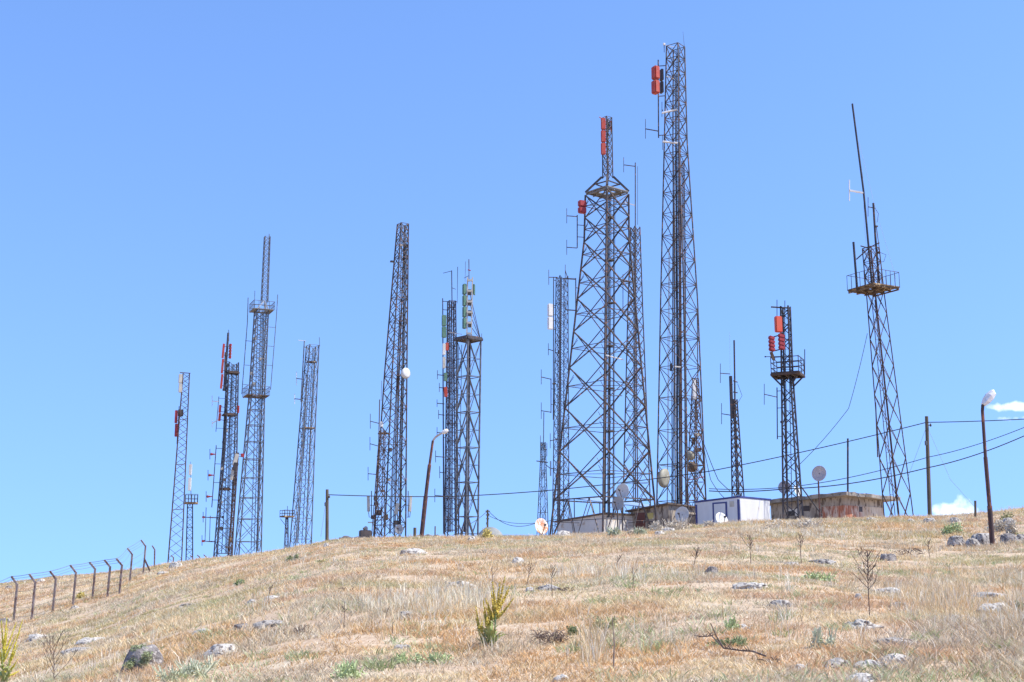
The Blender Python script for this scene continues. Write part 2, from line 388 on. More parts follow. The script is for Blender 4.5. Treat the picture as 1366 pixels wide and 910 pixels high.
def make_grass():
    N = 120000
    X, Y = wedge(N, 7.5, 108, -1.2)
    keep = (Y < crest_y(X/Y*F+683)+9) & off_rocks(X, Y)
    dn = fbm(X/1.1+11, Y/1.1+5); keep &= rng.random(N) < .25+1.7*sstep(dn, .36, .62)
    X, Y = X[keep], Y[keep]; N = len(X)
    Z = gz(X, Y); P = np.stack([X,Y,Z], 1)
    n1 = fbm(X/3.5, Y/5.0); n2 = fbm(X/1.5+60, Y/2.0); n3 = fbm(X/4+90, Y/6+20); n4 = fbm(X/2.2+190, Y/3+120)
    C = mixc(TAN, PINK, sstep(n1, .40, .58))
    t = sstep(n4, .52, .66)*.6; C = C*(1-t[:,None])+np.array(ORANGE)*t[:,None]
    t = sstep(n2, .50, .60)*.9; C = C*(1-t[:,None])+np.array(STRAW)*t[:,None]
    t = sstep(n3, .50, .62)*.62; C = C*(1-t[:,None])+np.array(OLIVE)*t[:,None]
    n5 = fbm(X/1.9+310, Y/2.8+220); t = sstep(n5, .54, .64)*.75; C = C*(1-t[:,None])+np.array(GREY)*t[:,None]
    C *= rng.uniform(.84, 1.16, (N,1))
    H = rng.uniform(.045, .125, N)*(.7+.8*sstep(fbm(X/3+5, Y/3+8), .35, .7))*(1+.5*sstep(Y, 25, 75))
    Wd = .0065+.00022*Y
    tag(blades('grass', P, H, Wd, C, 13, .11+.0018*Y, 1.0, True), kind='stuff', label='short dry tan grass covering the hillside', cat='grass')
    # taller, seeding straw
    N = 8000
    X, Y = wedge(N, 8, 100, -1.0)
    keep = (Y < crest_y(X/Y*F+683)+6) & (rng.random(N) < sstep(fbm(X/2.6+33, Y/3.5+12), .46, .66))
    X, Y = X[keep], Y[keep]
    # a stand of tall tawny grass on the right, and pale seed grass in the middle
    for (px, py, wx, wy, n) in [(1250,800,55,34,330),(1355,815,20,30,90),(610,800,80,22,240),(560,808,100,16,160),(800,765,90,10,160),(1180,715,120,10,160),(1050,712,90,8,160),(790,868,20,22,60)]:
        for _ in range(n):
            q = ground_at(px+random.gauss(0,wx*.5), py+random.gauss(0,wy*.5)); X = np.append(X, q.x); Y = np.append(Y, q.y)
    for _ in range(1500):
        px_ = random.uniform(150, 1420); Yc_ = float(crest_y(px_))+random.uniform(-14, 6); u_ = ray(px_, 700)[0]
        if fbm(px_/25., 3.3) > .47: X = np.append(X, u_*Yc_); Y = np.append(Y, Yc_)
    k = off_rocks(X, Y); X, Y = X[k], Y[k]
    Z = gz(X, Y); N = len(X)
    C = mixc(STRAW, TAN, rng.random(N)*.9); k = rng.random(N) < .25; C[k] = WHITE
    pxs = X/Y*1.018*F+683; pys = 785-F*(Z-EYE)/Y
    for (x0, x1, y0, y1) in ((465,670,792,832),(840,1010,762,785),(1010,1130,700,725),(1285,1366,690,720),(720,860,758,775)):
        k = (pxs > x0) & (pxs < x1) & (pys > y0) & (pys < y1) & (rng.random(N) < .55); C[k] = np.array((.82,.76,.60))
    tag(blades('tall_grass', np.stack([X,Y,Z],1), rng.uniform(.16,.36,N), .005+.00016*Y, C, 9, np.full(N,.10), .35, True), kind='stuff', label='taller straw coloured seeding grass standing in loose patches', cat='grass')
    # low green weeds
    N = 17000
    X, Y = wedge(N, 8, 95, -1.2)
    keep = (Y < crest_y(X/Y*F+683)+3) & (rng.random(N) < sstep(fbm(X/1.2+133, Y/1.6+52), .53, .72))
    X, Y = X[keep], Y[keep]
    for (px, py, wx, wy, n) in [(393,771,25,6,14),(504,892,20,10,14),(400,877,16,8,10),(276,848,14,6,9),(804,806,20,5,10),(867,865,30,8,16),(960,822,18,5,9),(832,780,26,8,20),
              (867,758,14,5,9),(1062,797,14,6,8),(1115,807,20,6,9),(1157,874,14,5,8),(1043,826,14,4,8),(1048,714,20,6,18),(1165,714,18,5,14),(1200,767,24,5,12),(1255,764,30,6,16),
              (1220,830,24,8,14),(1233,853,10,4,6),(1334,866,14,5,8),(778,731,18,4,14),(743,721,22,4,18),(900,775,30,8,16),(470,810,40,8,14),(620,802,60,9,20),(1120,840,10,8,8)]:
        for _ in range(n):
            q = ground_at(px+random.gauss(0,wx*.4), py+random.gauss(0,wy*.4)); X = np.append(X, q.x); Y = np.append(Y, q.y)
    k = off_rocks(X, Y); X, Y = X[k], Y[k]; Z = gz(X, Y); N = len(X)
    C = mixc((.27,.32,.13), (.52,.54,.34), rng.random(N))
    tag(blades('weeds', np.stack([X,Y,Z],1), rng.uniform(.06,.15,N), .010+.0002*Y, C, 12, np.full(N,.14), 1.1), kind='stuff', label='small green weeds dotted through the dry grass', cat='weeds')

# ------------------------------------------------------------------ rocks
ROCK_AT = []
def off_rocks(X, Y, f=.72):
    k = np.ones(len(X), bool)
    for (rx, ry, a, b) in ROCK_AT: k &= ((X-rx)/(a*f))**2+((Y-ry)/(b*f))**2 > 1
    return k
def rock(px, py, wpx, hpx, m, label, sub=3, name='rock', moss=None, dx=.8, group=None):
    p = ground_at(px, py); k = m_per_px(py, p.y); w = wpx*k; h = hpx*k
    bm = bmesh.new(); bmesh.ops.create_icosphere(bm, subdivisions=sub, radius=1)
    sd_ = Vector((px*.37, py*.71, wpx))
    flat = h < .3*w
    hz = (h*(.8 if flat else 1)+.04)/1.12; amp = .55 if flat else .36
    ROCK_AT.append((p.x, p.y, w*.5, w*.5*dx))
    for v in bm.verts:
        c = v.co.copy()
        n = mnoise.fractal(c*1.1+sd_, 1.0, 2.1, 4)*amp+mnoise.noise(c*3.3+sd_)*.13
        q = c*(1+n)
        # chipped facets
        for ax in (Vector((.8,.3,.5)), Vector((-.6,-.6,.5)), Vector((.1,-.9,.3)), Vector((-.8,.5,.3))):
            ax = (ax+Vector((mnoise.noise(sd_+ax),mnoise.noise(sd_*2+ax),0))).normalized(); d_ = q.dot(ax)-.86
            if d_ > 0: q -= ax*d_*.85
        if not flat and q.z > .75: q.z = .75+(q.z-.75)*.4
        v.co = Vector((q.x*w/2, q.y*w/2*dx, (q.z if not flat else math.copysign(abs(q.z)**.7, q.z))*hz))
    bm.verts.index_update()
    b = MB(p-Vector((0,0,hz*.1)))
    b.add([p-Vector((0,0,hz*.1))+v.co for v in bm.verts], [[v.index for v in f.verts] for f in bm.faces], False); bm.free()
    o = b.build(name, M[m]); tag(o, label, 'rock', group)
    return o, p, w, h
ROCKS = [
 (296,873,48,16,'rock_pale','smooth pale boulder in the grass right of the dark rough boulder'),
 (110,872,66,9,'rock_grey','long flat grey outcrop left of the dark rough boulder'),
 (126,857,44,8,'rock_pale','flat pale slab just above the long flat grey outcrop, lower left'),
 (52,852,32,7,'rock_pale','flat pale slab at lower left below the nearest fence posts'),
 (172,840,24,5,'rock_pale','low pale slab in the grass above the dark rough boulder'),
 (254,811,36,7,'rock_grey','thin grey outcrop on the left slope between the fence and the mid hill'),
 (336,806,16,7,'rock_grey','small grey stone left of the pale slab pair on the left slope'),
 (324,838,22,6,'rock_dark','small dark broken stone above the smooth pale boulder'),
 (271,845,30,5,'rock_pale','faint pale slab up the slope from the smooth pale boulder'),
 (100,812,13,5,'rock_grey','small grey stone at the foot of the fourth fence post'),
 (235,757,18,10,'rock_pale','pale boulder at the foot of the leftmost narrow lattice tower'),
 (219,766,18,4,'rock_pale','low pale stone just left of the boulder under the leftmost tower'),
 (55,776,12,5,'rock_pale','pale stone on the skyline behind the left fence'),
 (12,786,12,6,'rock_dark','dark stone at the far left edge near the skyline'),
 (7,830,16,6,'rock_grey','grey stone at the left edge beside the nearest fence post'),
 (613,783,42,9,'rock_pale','bright pale slab in the middle of the hill above the yellow mullein'),
 (542,824,26,9,'rock_grey','broken grey stones in pale grass left of the yellow mullein'),
 (363,835,46,8,'rock_grey','long low grey slab on the lower left of the hill'),
 (363,801,28,6,'rock_pale','pale slab in the grass directly below the small thorny stalk, left'),
 (598,819,12,6,'rock_grey','small grey stone between the broken stones and the yellow mullein'),
 (555,739,32,8,'rock_pale','pale rubble just below the leaning street lamp'),
 (538,741,12,9,'rock_dark','small dark lump standing in for a hole beside the rubble below the leaning street lamp'),  # shade inside a hole, put into the colour of a dark lump
 (537,867,26,7,'rock_grey','grey half buried stone above the bright green weeds at bottom'),
 (435,729,8,6,'rock_pale','white stone at the foot of the left utility pole'),
 (629,723,13,11,'rock_pale','white stone at the foot of the heavy tower with square deck'),
 (690,751,16,9,'rock_pale','pale rounded stone alone on the slope below the rust stained dish'),
 (949,766,19,13,'rock_dark','dark and pale boulder below the white cabin'),
 (707,790,13,7,'rock_pale','small pale stone near the small dark thistles, centre'),
 (730,787,32,6,'rock_grey','flat grey slab under the small dark thistles, centre'),
 (1001,784,44,7,'rock_pale','flat pale slab on the slope below the white cabin'),
 (991,840,18,6,'rock_pale','small pale stone beside the green weeds above the fallen branch'),
 (748,909,22,6,'rock_pale','pale stone cut by the bottom edge, centre'),
 (752,716,27,11,'rock_pale','large pale boulder between the legs of the widest tower'),
 (880,713,15,6,'rock_pale','white stone in front of the plaster hut door'),
 (893,709,18,6,'rock_pale','pale flat stone in front of the plaster hut corner'),
 (1054,757,24,7,'rock_grey','low grey stone on the slope below the black tower'),
 (1098,751,40,5,'rock_grey','thin grey ledge right of the low grey stone below the black tower'),
 (1185,748,24,13,'rock_dark','upright dark boulder behind the tall branching thistle'),
 (1187,791,34,8,'rock_pale','flat pale rock right of the tall branching thistle'),
 (1145,800,13,9,'rock_grey','small grey stone left of the tall branching thistle'),
 (1149,838,50,10,'rock_pale','wide pale slab just below the tall branching thistle'),
 (1280,829,40,9,'rock_pale','lower pale lump of the outcrop at right, beside tall grass'),
 (1329,819,56,15,'rock_pale','large pale outcrop near the right edge'),
 (1321,798,56,8,'rock_grey','grey ledge along the top of the large pale outcrop at right'),
 (1276,728,28,17,'rock_grey','leftmost grey boulder of the row at the right street lamp'),
 (1297,730,22,16,'rock_grey','small grey boulder in the middle of the row at the right street lamp'),
 (1310,727,38,22,'rock_grey','largest grey boulder, directly behind the right street lamp'),
 (1347,726,26,20,'rock_dark','dark boulder right of the right street lamp'),
 (1363,722,18,13,'rock_grey','grey boulder cut by the right edge near the right street lamp'),
 (1197,810,26,6,'rock_grey','thin grey slab below the flat pale rock at right'),
 (1197,859,56,6,'rock_grey','long thin grey slab at lower right'),
 (1116,890,32,9,'rock_grey','grey rock with a dark top edge, lower right'),
 (1160,891,44,9,'rock_pale','pale rock right of the dark edged grey rock, lower right'),
 (1196,884,46,8,'rock_pale','pale flat rock at the right end of the lower right rock group'),
 (1150,909,42,8,'rock_pale','pinkish pale rock cut by the bottom edge, right'),
 (1066,895,16,7,'rock_pale','small pale rock left of the lower right rock group'),
 (1040,809,30,10,'rock_grey','low grey rock in grass below the low grey stone at right'),
 (1240,698,18,10,'rock_pale','tan rock at the foot of the right utility pole'),
 (1215,697,12,6,'rock_pale','pale rock on the skyline by the leaning tower foot'),
 (1274,698,20,11,'rock_grey','grey rock on the skyline right of the right utility pole'),
 (1163,695,18,6,'rock_pale','pale stones on the skyline below the bunker'),
 (1345,700,20,12,'rock_grey','grey rock half hidden in weeds on the bank at upper right'),
]
for r in ROCKS:
    rock(r[0], r[1], r[2], r[3], r[4], r[5], sub=4 if r[2] > 30 else 3, name='rock' if r[3] < .3*r[2] else 'boulder')
# the mossy boulder
bo, bp_, bw, bh = rock(188,896,60,46,'rock_dark','dark rough boulder with a green cushion plant on it, lower left', sub=4, name='boulder', dx=.9)
make_grass()

# ------------------------------------------------------------------ leafy clumps that stand out
def foliage(b, c, rx, rz, n, size, up=.3):
    for _ in range(n):
        d = Vector((random.gauss(0,1), random.gauss(0,1), random.gauss(0,1))); d.normalize(); r = random.random()**.5
        lump = 1+.35*mnoise.noise(d*2.2+c)
        p = c+Vector((d.x*rx*r*lump, d.y*rx*r*lump, abs(d.z)*rz*r*lump))
        a = Vector((random.gauss(0,1), random.gauss(0,1), random.gauss(up,.6))).normalized()
        s = a.cross(Vector((random.gauss(0,1),random.gauss(0,1),random.gauss(0,1)))).normalized()
        L = size*random.uniform(.6,1.4)
        b.add([p-s*L*.22, p+a*L*.5-s*L*.30, p+a*L, p+a*L*.5+s*L*.30], [[0,1,2,3]])
def leafmat(name, c1, c2): return mat(name, c1, c2, 9, .8)
LG = {'bright': leafmat('bright_weed', (.36,.44,.19), (.50,.55,.30)), 'dark': leafmat('dark_weed', (.15,.20,.08), (.25,.29,.13)),
      'pale': leafmat('pale_weed', (.44,.47,.30), (.58,.58,.42)), 'olive': leafmat('olive_weed', (.36,.33,.15), (.48,.43,.22)),
      'yellow': leafmat('yellow_broom', (.50,.40,.11), (.58,.49,.19)), 'dry': leafmat('dry_bush', (.50,.43,.33), (.62,.55,.44))}
def clump(px, py, wpx, hpx, kind, label, cat='weed', name='weed_clump', n=260):
    p = ground_at(px, py); k = m_per_px(py, p.y)
    b = MB(p); w = wpx*k*.5; h = hpx*k
    m_ = max(2, int(wpx/9))
    for i in range(m_):
        q = p+Vector((random.uniform(-.8,.8)*w, random.uniform(-.7,.7)*w, -.02)); q.z = g(q.x,q.y)-.02
        foliage(b, q, w*.62, h*random.uniform(.45,1.0), int(n*1.5)//m_, max(.03, .0016*p.y+.010))
        for _ in range(10):
            e = q+Vector((random.gauss(0,w*.3), random.gauss(0,w*.3), h*random.uniform(.6,1)))
            b.bar(q+Vector((random.gauss(0,w*.1),0,0)), e, .006+.0002*p.y)
    return tag(b.build(name, LG[kind]), label, cat)
clump(545,884,34,16,'bright','left bright green weed patch at the bottom centre, beside its twin')
clump(579,886,38,18,'bright','right bright green weed patch at the bottom centre, beside its twin', n=320)
clump(466,906,46,28,'bright','tall bright green weeds at the bottom edge, left of centre', n=420)
clump(249,902,64,22,'pale','wide pale green weed patch below the smooth pale boulder', n=420)
p_moss = Vector((bp_.x+.02, bp_.y-bw*.36, bp_.z+bh*.36)); b = MB(p_moss)
for _ in range(9): foliage(b, p_moss+Vector((random.uniform(-.5,.5)*bw*.45, random.uniform(-.1,.25)*bw, random.uniform(-.25,.4)*bh)), bw*.13, bh*.2, 170, .028)
tag(b.build('cushion_plant', M['moss']), 'grey green leafy cushion plant growing on the dark rough boulder', 'plant')
clump(393,750,16,12,'dark','dark green bush on the slope under the left utility pole', 'bush', 'bush')
clump(430,752,20,8,'olive','yellow green weed patch right of the dark green bush')
clump(321,780,16,8,'dark','small dark green weed alone on the left slope')
clump(761,848,18,14,'dark','dark green weed beside the dark dried cushion plant')
clump(774,862,18,9,'dark','lower dark green weed right of the dark dried cushion plant')
clump(821,716,16,15,'pale','pale green weed in front of the pale walled shed', n=300)
clump(854,713,15,12,'pale','pale green weed in front of the plaster hut door', n=300)
clump(978,842,22,22,'bright','bright green weed above the fallen black branch')
clump(973,862,42,13,'dark','dark leaved weed directly behind the fallen black branch')
clump(1098,776,40,15,'bright','bright green weed patch on the slope below the bunker', n=360)
clump(1096,864,28,32,'pale','tall pale green weed at lower right', n=420)
clump(806,840,28,18,'olive','olive grass tussock on the lower slope, right of centre')
clump(1278,711,30,15,'bright','bright green weed on the bank above the grey boulders', n=340)
clump(1334,698,30,15,'olive','olive weed on the bank right of the right street lamp', n=340)
clump(1362,822,12,22,'olive','green tussock cut by the right edge')
clump(645,720,20,19,'yellow','yellow broom bush in front of the grey dome', 'bush', 'bush', n=420)
clump(110,797,12,9,'yellow','small yellow flowering weed beside the fourth fence post')
clump(845,713,24,10,'dry','pale dry weeds at the left corner of the plaster hut', 'dry weeds', 'dry_bush')
clump(875,709,30,16,'dry','pale dry bush under the yellow sign of the plaster hut', 'dry bush', 'dry_bush', n=380)
clump(906,707,36,18,'dry','pale dry bush below the dish at the plaster hut', 'dry bush', 'dry_bush', n=420)
clump(1322,708,34,16,'dry','pale dry weeds on the bank left of the grey rock at upper right','dry weeds','dry_bush',n=380)
clump(1356,712,26,20,'dry','pale dry bush on the bank at the right edge','dry bush','dry_bush',n=380)
clump(1060,705,60,14,'dry','wide pale dry weed patch before the black tower foot','dry weeds','dry_bush',n=420)
clump(948,703,20,9,'dry','pale dry weeds at the white cabin left wall', 'dry weeds', 'dry_bush')

# ------------------------------------------------------------------ dead stalks and thistles
def stalk(px, py, top, label, m='stalk', nb=8, lean=0., thick=1.0, name='dry_thistle', splay=.55, start=.5, split=False):
    p = ground_at(px, py); k = m_per_px(py, p.y); h = (py-top)*k
    r = max(.0055, .00026*p.y)*thick
    root = thing(name, label, 'thistle', p) if split else None
    b = MB(p); bb = MB(p) if split else b
    tip = p+Vector((lean*h, 0, h)); mid = p+Vector((lean*h*.4+random.uniform(-.02,.02), 0, h*.5))
    b.tube([p-Vector((0,0,.05)), mid, tip], [r*1.3, r, r*.45], 5)
    nb = int(nb*1.5)
    for i in range(nb):
        t = start+(1-start)*.9*(i+random.random()*.8)/max(1,nb)
        q = p.lerp(mid, t*2) if t < .5 else mid.lerp(tip, t*2-1)
        a = i*2.4+random.uniform(-.5,.5)
        L = h*(1-t*.72)*splay*random.uniform(.55,1.25)
        out = random.uniform(.35,.75)
        e1 = q+Vector((math.cos(a)*L*out*.6, math.sin(a)*L*out*.6, L*.42)); e2 = q+Vector((math.cos(a)*L*out+random.uniform(-.1,.1)*L, math.sin(a)*L*out, L*random.uniform(.8,1)))
        bb.tube([q, e1, e2], [r*.75, r*.6, r*.35], 4)
        for s_ in (.3,.5,.7,.85):
            c = e1.lerp(e2, s_) if random.random() < .7 else q.lerp(e1, s_)
            d = (e2-q)*random.uniform(.14,.3)+Vector((random.gauss(0,.10),random.gauss(0,.10),random.uniform(0,.06)))*L
            bb.tube([c, c+d], r*.5, 4, r*.3)
    if split: b.build('stem', M[m], root); bb.build('branches', M[m], root); return root
    return tag(b.build(name, M[m]), label, 'thistle' if name == 'dry_thistle' else 'plant')
stalk(1160,822,737,'tall dark branching thistle skeleton standing alone at right', nb=15, lean=.02, start=.40, split=True, thick=1.2, splay=.5)
stalk(737,797,757,'small dark thistle with bunched top, right of its leaning neighbour', nb=6, start=.6)
stalk(701,784,752,'small leaning dark thistle left of the bunch topped one', nb=6, lean=.25)
stalk(844,786,758,'single upright dark stalk on the slope right of the widest tower', nb=2)
stalk(820,760,742,'small spreading thistle leaning right below the plaster hut', nb=7, lean=.5)
stalk(924,758,735,'spreading bare thistle below the left end of the white cabin', nb=8, lean=.3, splay=.8)
stalk(1002,753,716,'tall thin bare thistle below the white cabin corner', nb=8)
stalk(1069,752,713,'tall thin bare thistle below the black tower', nb=7)
stalk(1240,748,722,'thin bare thistle right of the dark fallen twigs at right', nb=6)
stalk(818,892,828,'pale knobbly dead stalk near the bottom, right of centre', m='pale_stalk', nb=0, thick=1.5, name='dead_stalk')
stalk(72,915,853,'dark budded dead plant at the bottom left beside the yellow mullein', nb=11, splay=.9, start=.15, lean=-.1)
stalk(459,838,803,'thin dark dead stalk on the lower slope, left of centre', nb=2, name='dead_stalk')
stalk(514,828,810,'short dead stalk leaning right in pale grass', nb=2, lean=.3, name='dead_stalk')
stalk(357,807,780,'small thorny stalk leaning right on the left slope', nb=4, lean=.2)
stalk(656,783,757,'thin stalk rising right above the yellow mullein', nb=2, name='dead_stalk')
stalk(524,846,830,'short upright dead stalk left of the yellow mullein', nb=1, name='dead_stalk')
def twigs(px, py, wpx, hpx, n, label, name='twig_pile', m='stalk'):
    p = ground_at(px, py); k = m_per_px(py, p.y); b = MB(p); w = wpx*k; h = hpx*k; r = max(.006,.0003*p.y)
    for _ in range(n):
        a = Vector((random.uniform(-.5,.5)*w, random.uniform(-.4,.4)*w, random.uniform(0,.6)*h))
        d = Vector((random.gauss(0,1), random.gauss(0,1), random.gauss(.3,.5))).normalized()*random.uniform(.2,.45)*w
        q = p+a; e = q+d*.5+Vector((0,0,random.uniform(0,.1)*w)); f = q+d
        for v in (q,e,f): v.z = min(max(v.z, g(v.x,v.y)+.005), p.z+h)
        b.tube([q,e,f], r, 4, r*.5)
    return tag(b.build(name, M[m]), label, 'dead twigs')
twigs(736,858,38,17,80,'dark dried cushion plant in a low heap, lower slope', name='cushion_plant')
twigs(464,789,16,8,14,'few dark twigs on the slope, upper left of the mullein')
twigs(398,848,26,14,26,'tangle of dark twigs on the lower left slope')
twigs(1214,742,30,12,24,'dark fallen twigs just right of the upright dark boulder')
twigs(754,790,18,8,16,'dark twigs on the flat grey slab at centre')
twigs(1150,742,14,12,14,'small dark twig tuft left of the tall branching thistle top')
twigs(1028,886,20,10,18,'dark twigs at the right end of the fallen black branch')
# fallen branch
p0 = ground_at(933,862); b = MB(p0); pts = []
for (x, y, z) in [(933,862,.10),(950,866,.14),(966,874,.07),(990,878,.07),(1005,880,.08),(1022,884,.06)]:
    q = ground_at(x, y); pts.append(q+Vector((0,0,z)))
b.tube(pts, .006, 6, .010)
for i in range(26):
    k = random.uniform(0, len(pts)-1.01); q = pts[int(k)].lerp(pts[int(k)+1], k-int(k))
    d = Vector((random.gauss(0,.6), random.gauss(0,.4), random.uniform(.1,1))).normalized()*random.uniform(.03,.10)
    b.tube([q, q+d], .006, 4, .003)
q = pts[2]; b.tube([q, q+Vector((-.06,.1,.12)), q+Vector((-.12,.1,.26))], .01, 5, .005)
tag(b.build('fallen_branch', M['stalk']), 'fallen black knobbly branch lying in the grass, lower right', 'branch')

# ------------------------------------------------------------------ yellow mulleins
def mullein(px, py, stems, label, bm_, leaves=16):
    p = ground_at(px, py); k = m_per_px(py, p.y)
    root = thing('mullein', label, 'plant', p)
    for (bx, by, tx, ty, kind) in stems:
        a = p+Vector(((bx-px)*k, random.uniform(-.05,.05), (py-by)*k)); e = p+Vector(((tx-px)*k, random.uniform(-.12,.12), (py-ty)*k))
        b = MB(p)
        if kind == 's':
            b.tube([a-Vector((0,0,.05)), a.lerp(e,.5)+Vector((.01,0,0)), e], [.015,.011,.007], 6)
            for _ in range(34):
                t = random.uniform(.05,.95); q = a.lerp(e, t); an = random.uniform(0,6.28); L = .10*(1-t*.5)
                d = Vector((math.cos(an), math.sin(an), .7))*L; s_ = Vector((-math.sin(an), math.cos(an), 0))*L*.22
                b.add([q, q+d*.5-s_, q+d, q+d*.5+s_], [[0,1,2,3]])
            b.build('stem', M['leaf_green'], root)
        else:
            c = a.lerp(e,.5)+Vector((0,0,-.02))
            pts = [a, c, e]; L = (e-a).length
            b.tube(pts, .006, 5, .003)
            for _ in range(int(L*330)):
                t = random.uniform(.05,1); q = (a.lerp(c,t*2) if t < .5 else c.lerp(e,t*2-1)); r = .024*(1.1-.7*t)
                d = Vector((random.gauss(0,1),random.gauss(0,1),random.gauss(.3,1))).normalized()
                b.lathe(q+d*r*.6, d, [(0,-r*.5),(r*.6,0),(0,r*.7)], 5)
            b.build('flower_spike', M[bm_], root)
    for i in range(leaves):
        an = 6.28*i/leaves+random.uniform(-.2,.2); L = random.uniform(.16,.27); b = MB(p)
        d = Vector((math.cos(an), math.sin(an), 0)); s_ = Vector((-math.sin(an), math.cos(an), 0)); upv = random.uniform(1.2,3.2)
        vs = []; 
        for t, w in ((0,.25),(.25,.8),(.5,1),(.75,.75),(1,.05)):
            q = p+d*L*t+Vector((0,0,L*upv*(t-.55*t*t)+.01))
            vs += [q-s_*L*.13*w+Vector((0,0,.012*w)), q, q+s_*L*.13*w+Vector((0,0,.012*w))]
        fs = []
        for j in range(4):
            fs += [[j*3,j*3+1,j*3+4,j*3+3],[j*3+1,j*3+2,j*3+5,j*3+4]]
        b.add(vs, fs, True); b.build('leaf', M['leaf_green'], root)
    return root
mullein(655,866,[(656,866,662,815,'s'),(651,866,650,830,'s'),(645,862,641,838,'s'),
  (662,822,674,770,'f'),(661,822,667,778,'f'),(662,820,680,783,'f'),(662,826,685,800,'f'),(660,826,655,790,'f'),(659,826,647,800,'f'),(661,815,657,778,'f'),(663,815,679,790,'f'),(658,828,648,812,'f'),(664,824,681,806,'f'),
  (650,836,644,803,'f'),(650,832,652,806,'f'),(650,838,645,818,'f'),(651,840,655,822,'f'),
  (642,850,634,811,'f'),(641,846,635,827,'f'),(642,846,643,828,'f')],
  'yellow flowering mullein with a leafy rosette standing alone in the middle slope', 'bloom')
mullein(4,914,[(4,914,2,868,'s'),(9,912,12,880,'s'),(2,880,14,832,'f'),(2,878,7,840,'f'),(2,885,20,848,'f'),(10,885,24,829,'f'),(8,890,21,862,'f'),(4,900,13,872,'f'),(1,872,-4,830,'f'),(12,895,24,880,'f'),(2,862,4,826,'f'),(3,896,-8,850,'f'),(10,902,22,896,'f')],
  'bright yellow mullein cut by the left edge at the bottom', 'bloom_bright', 10)
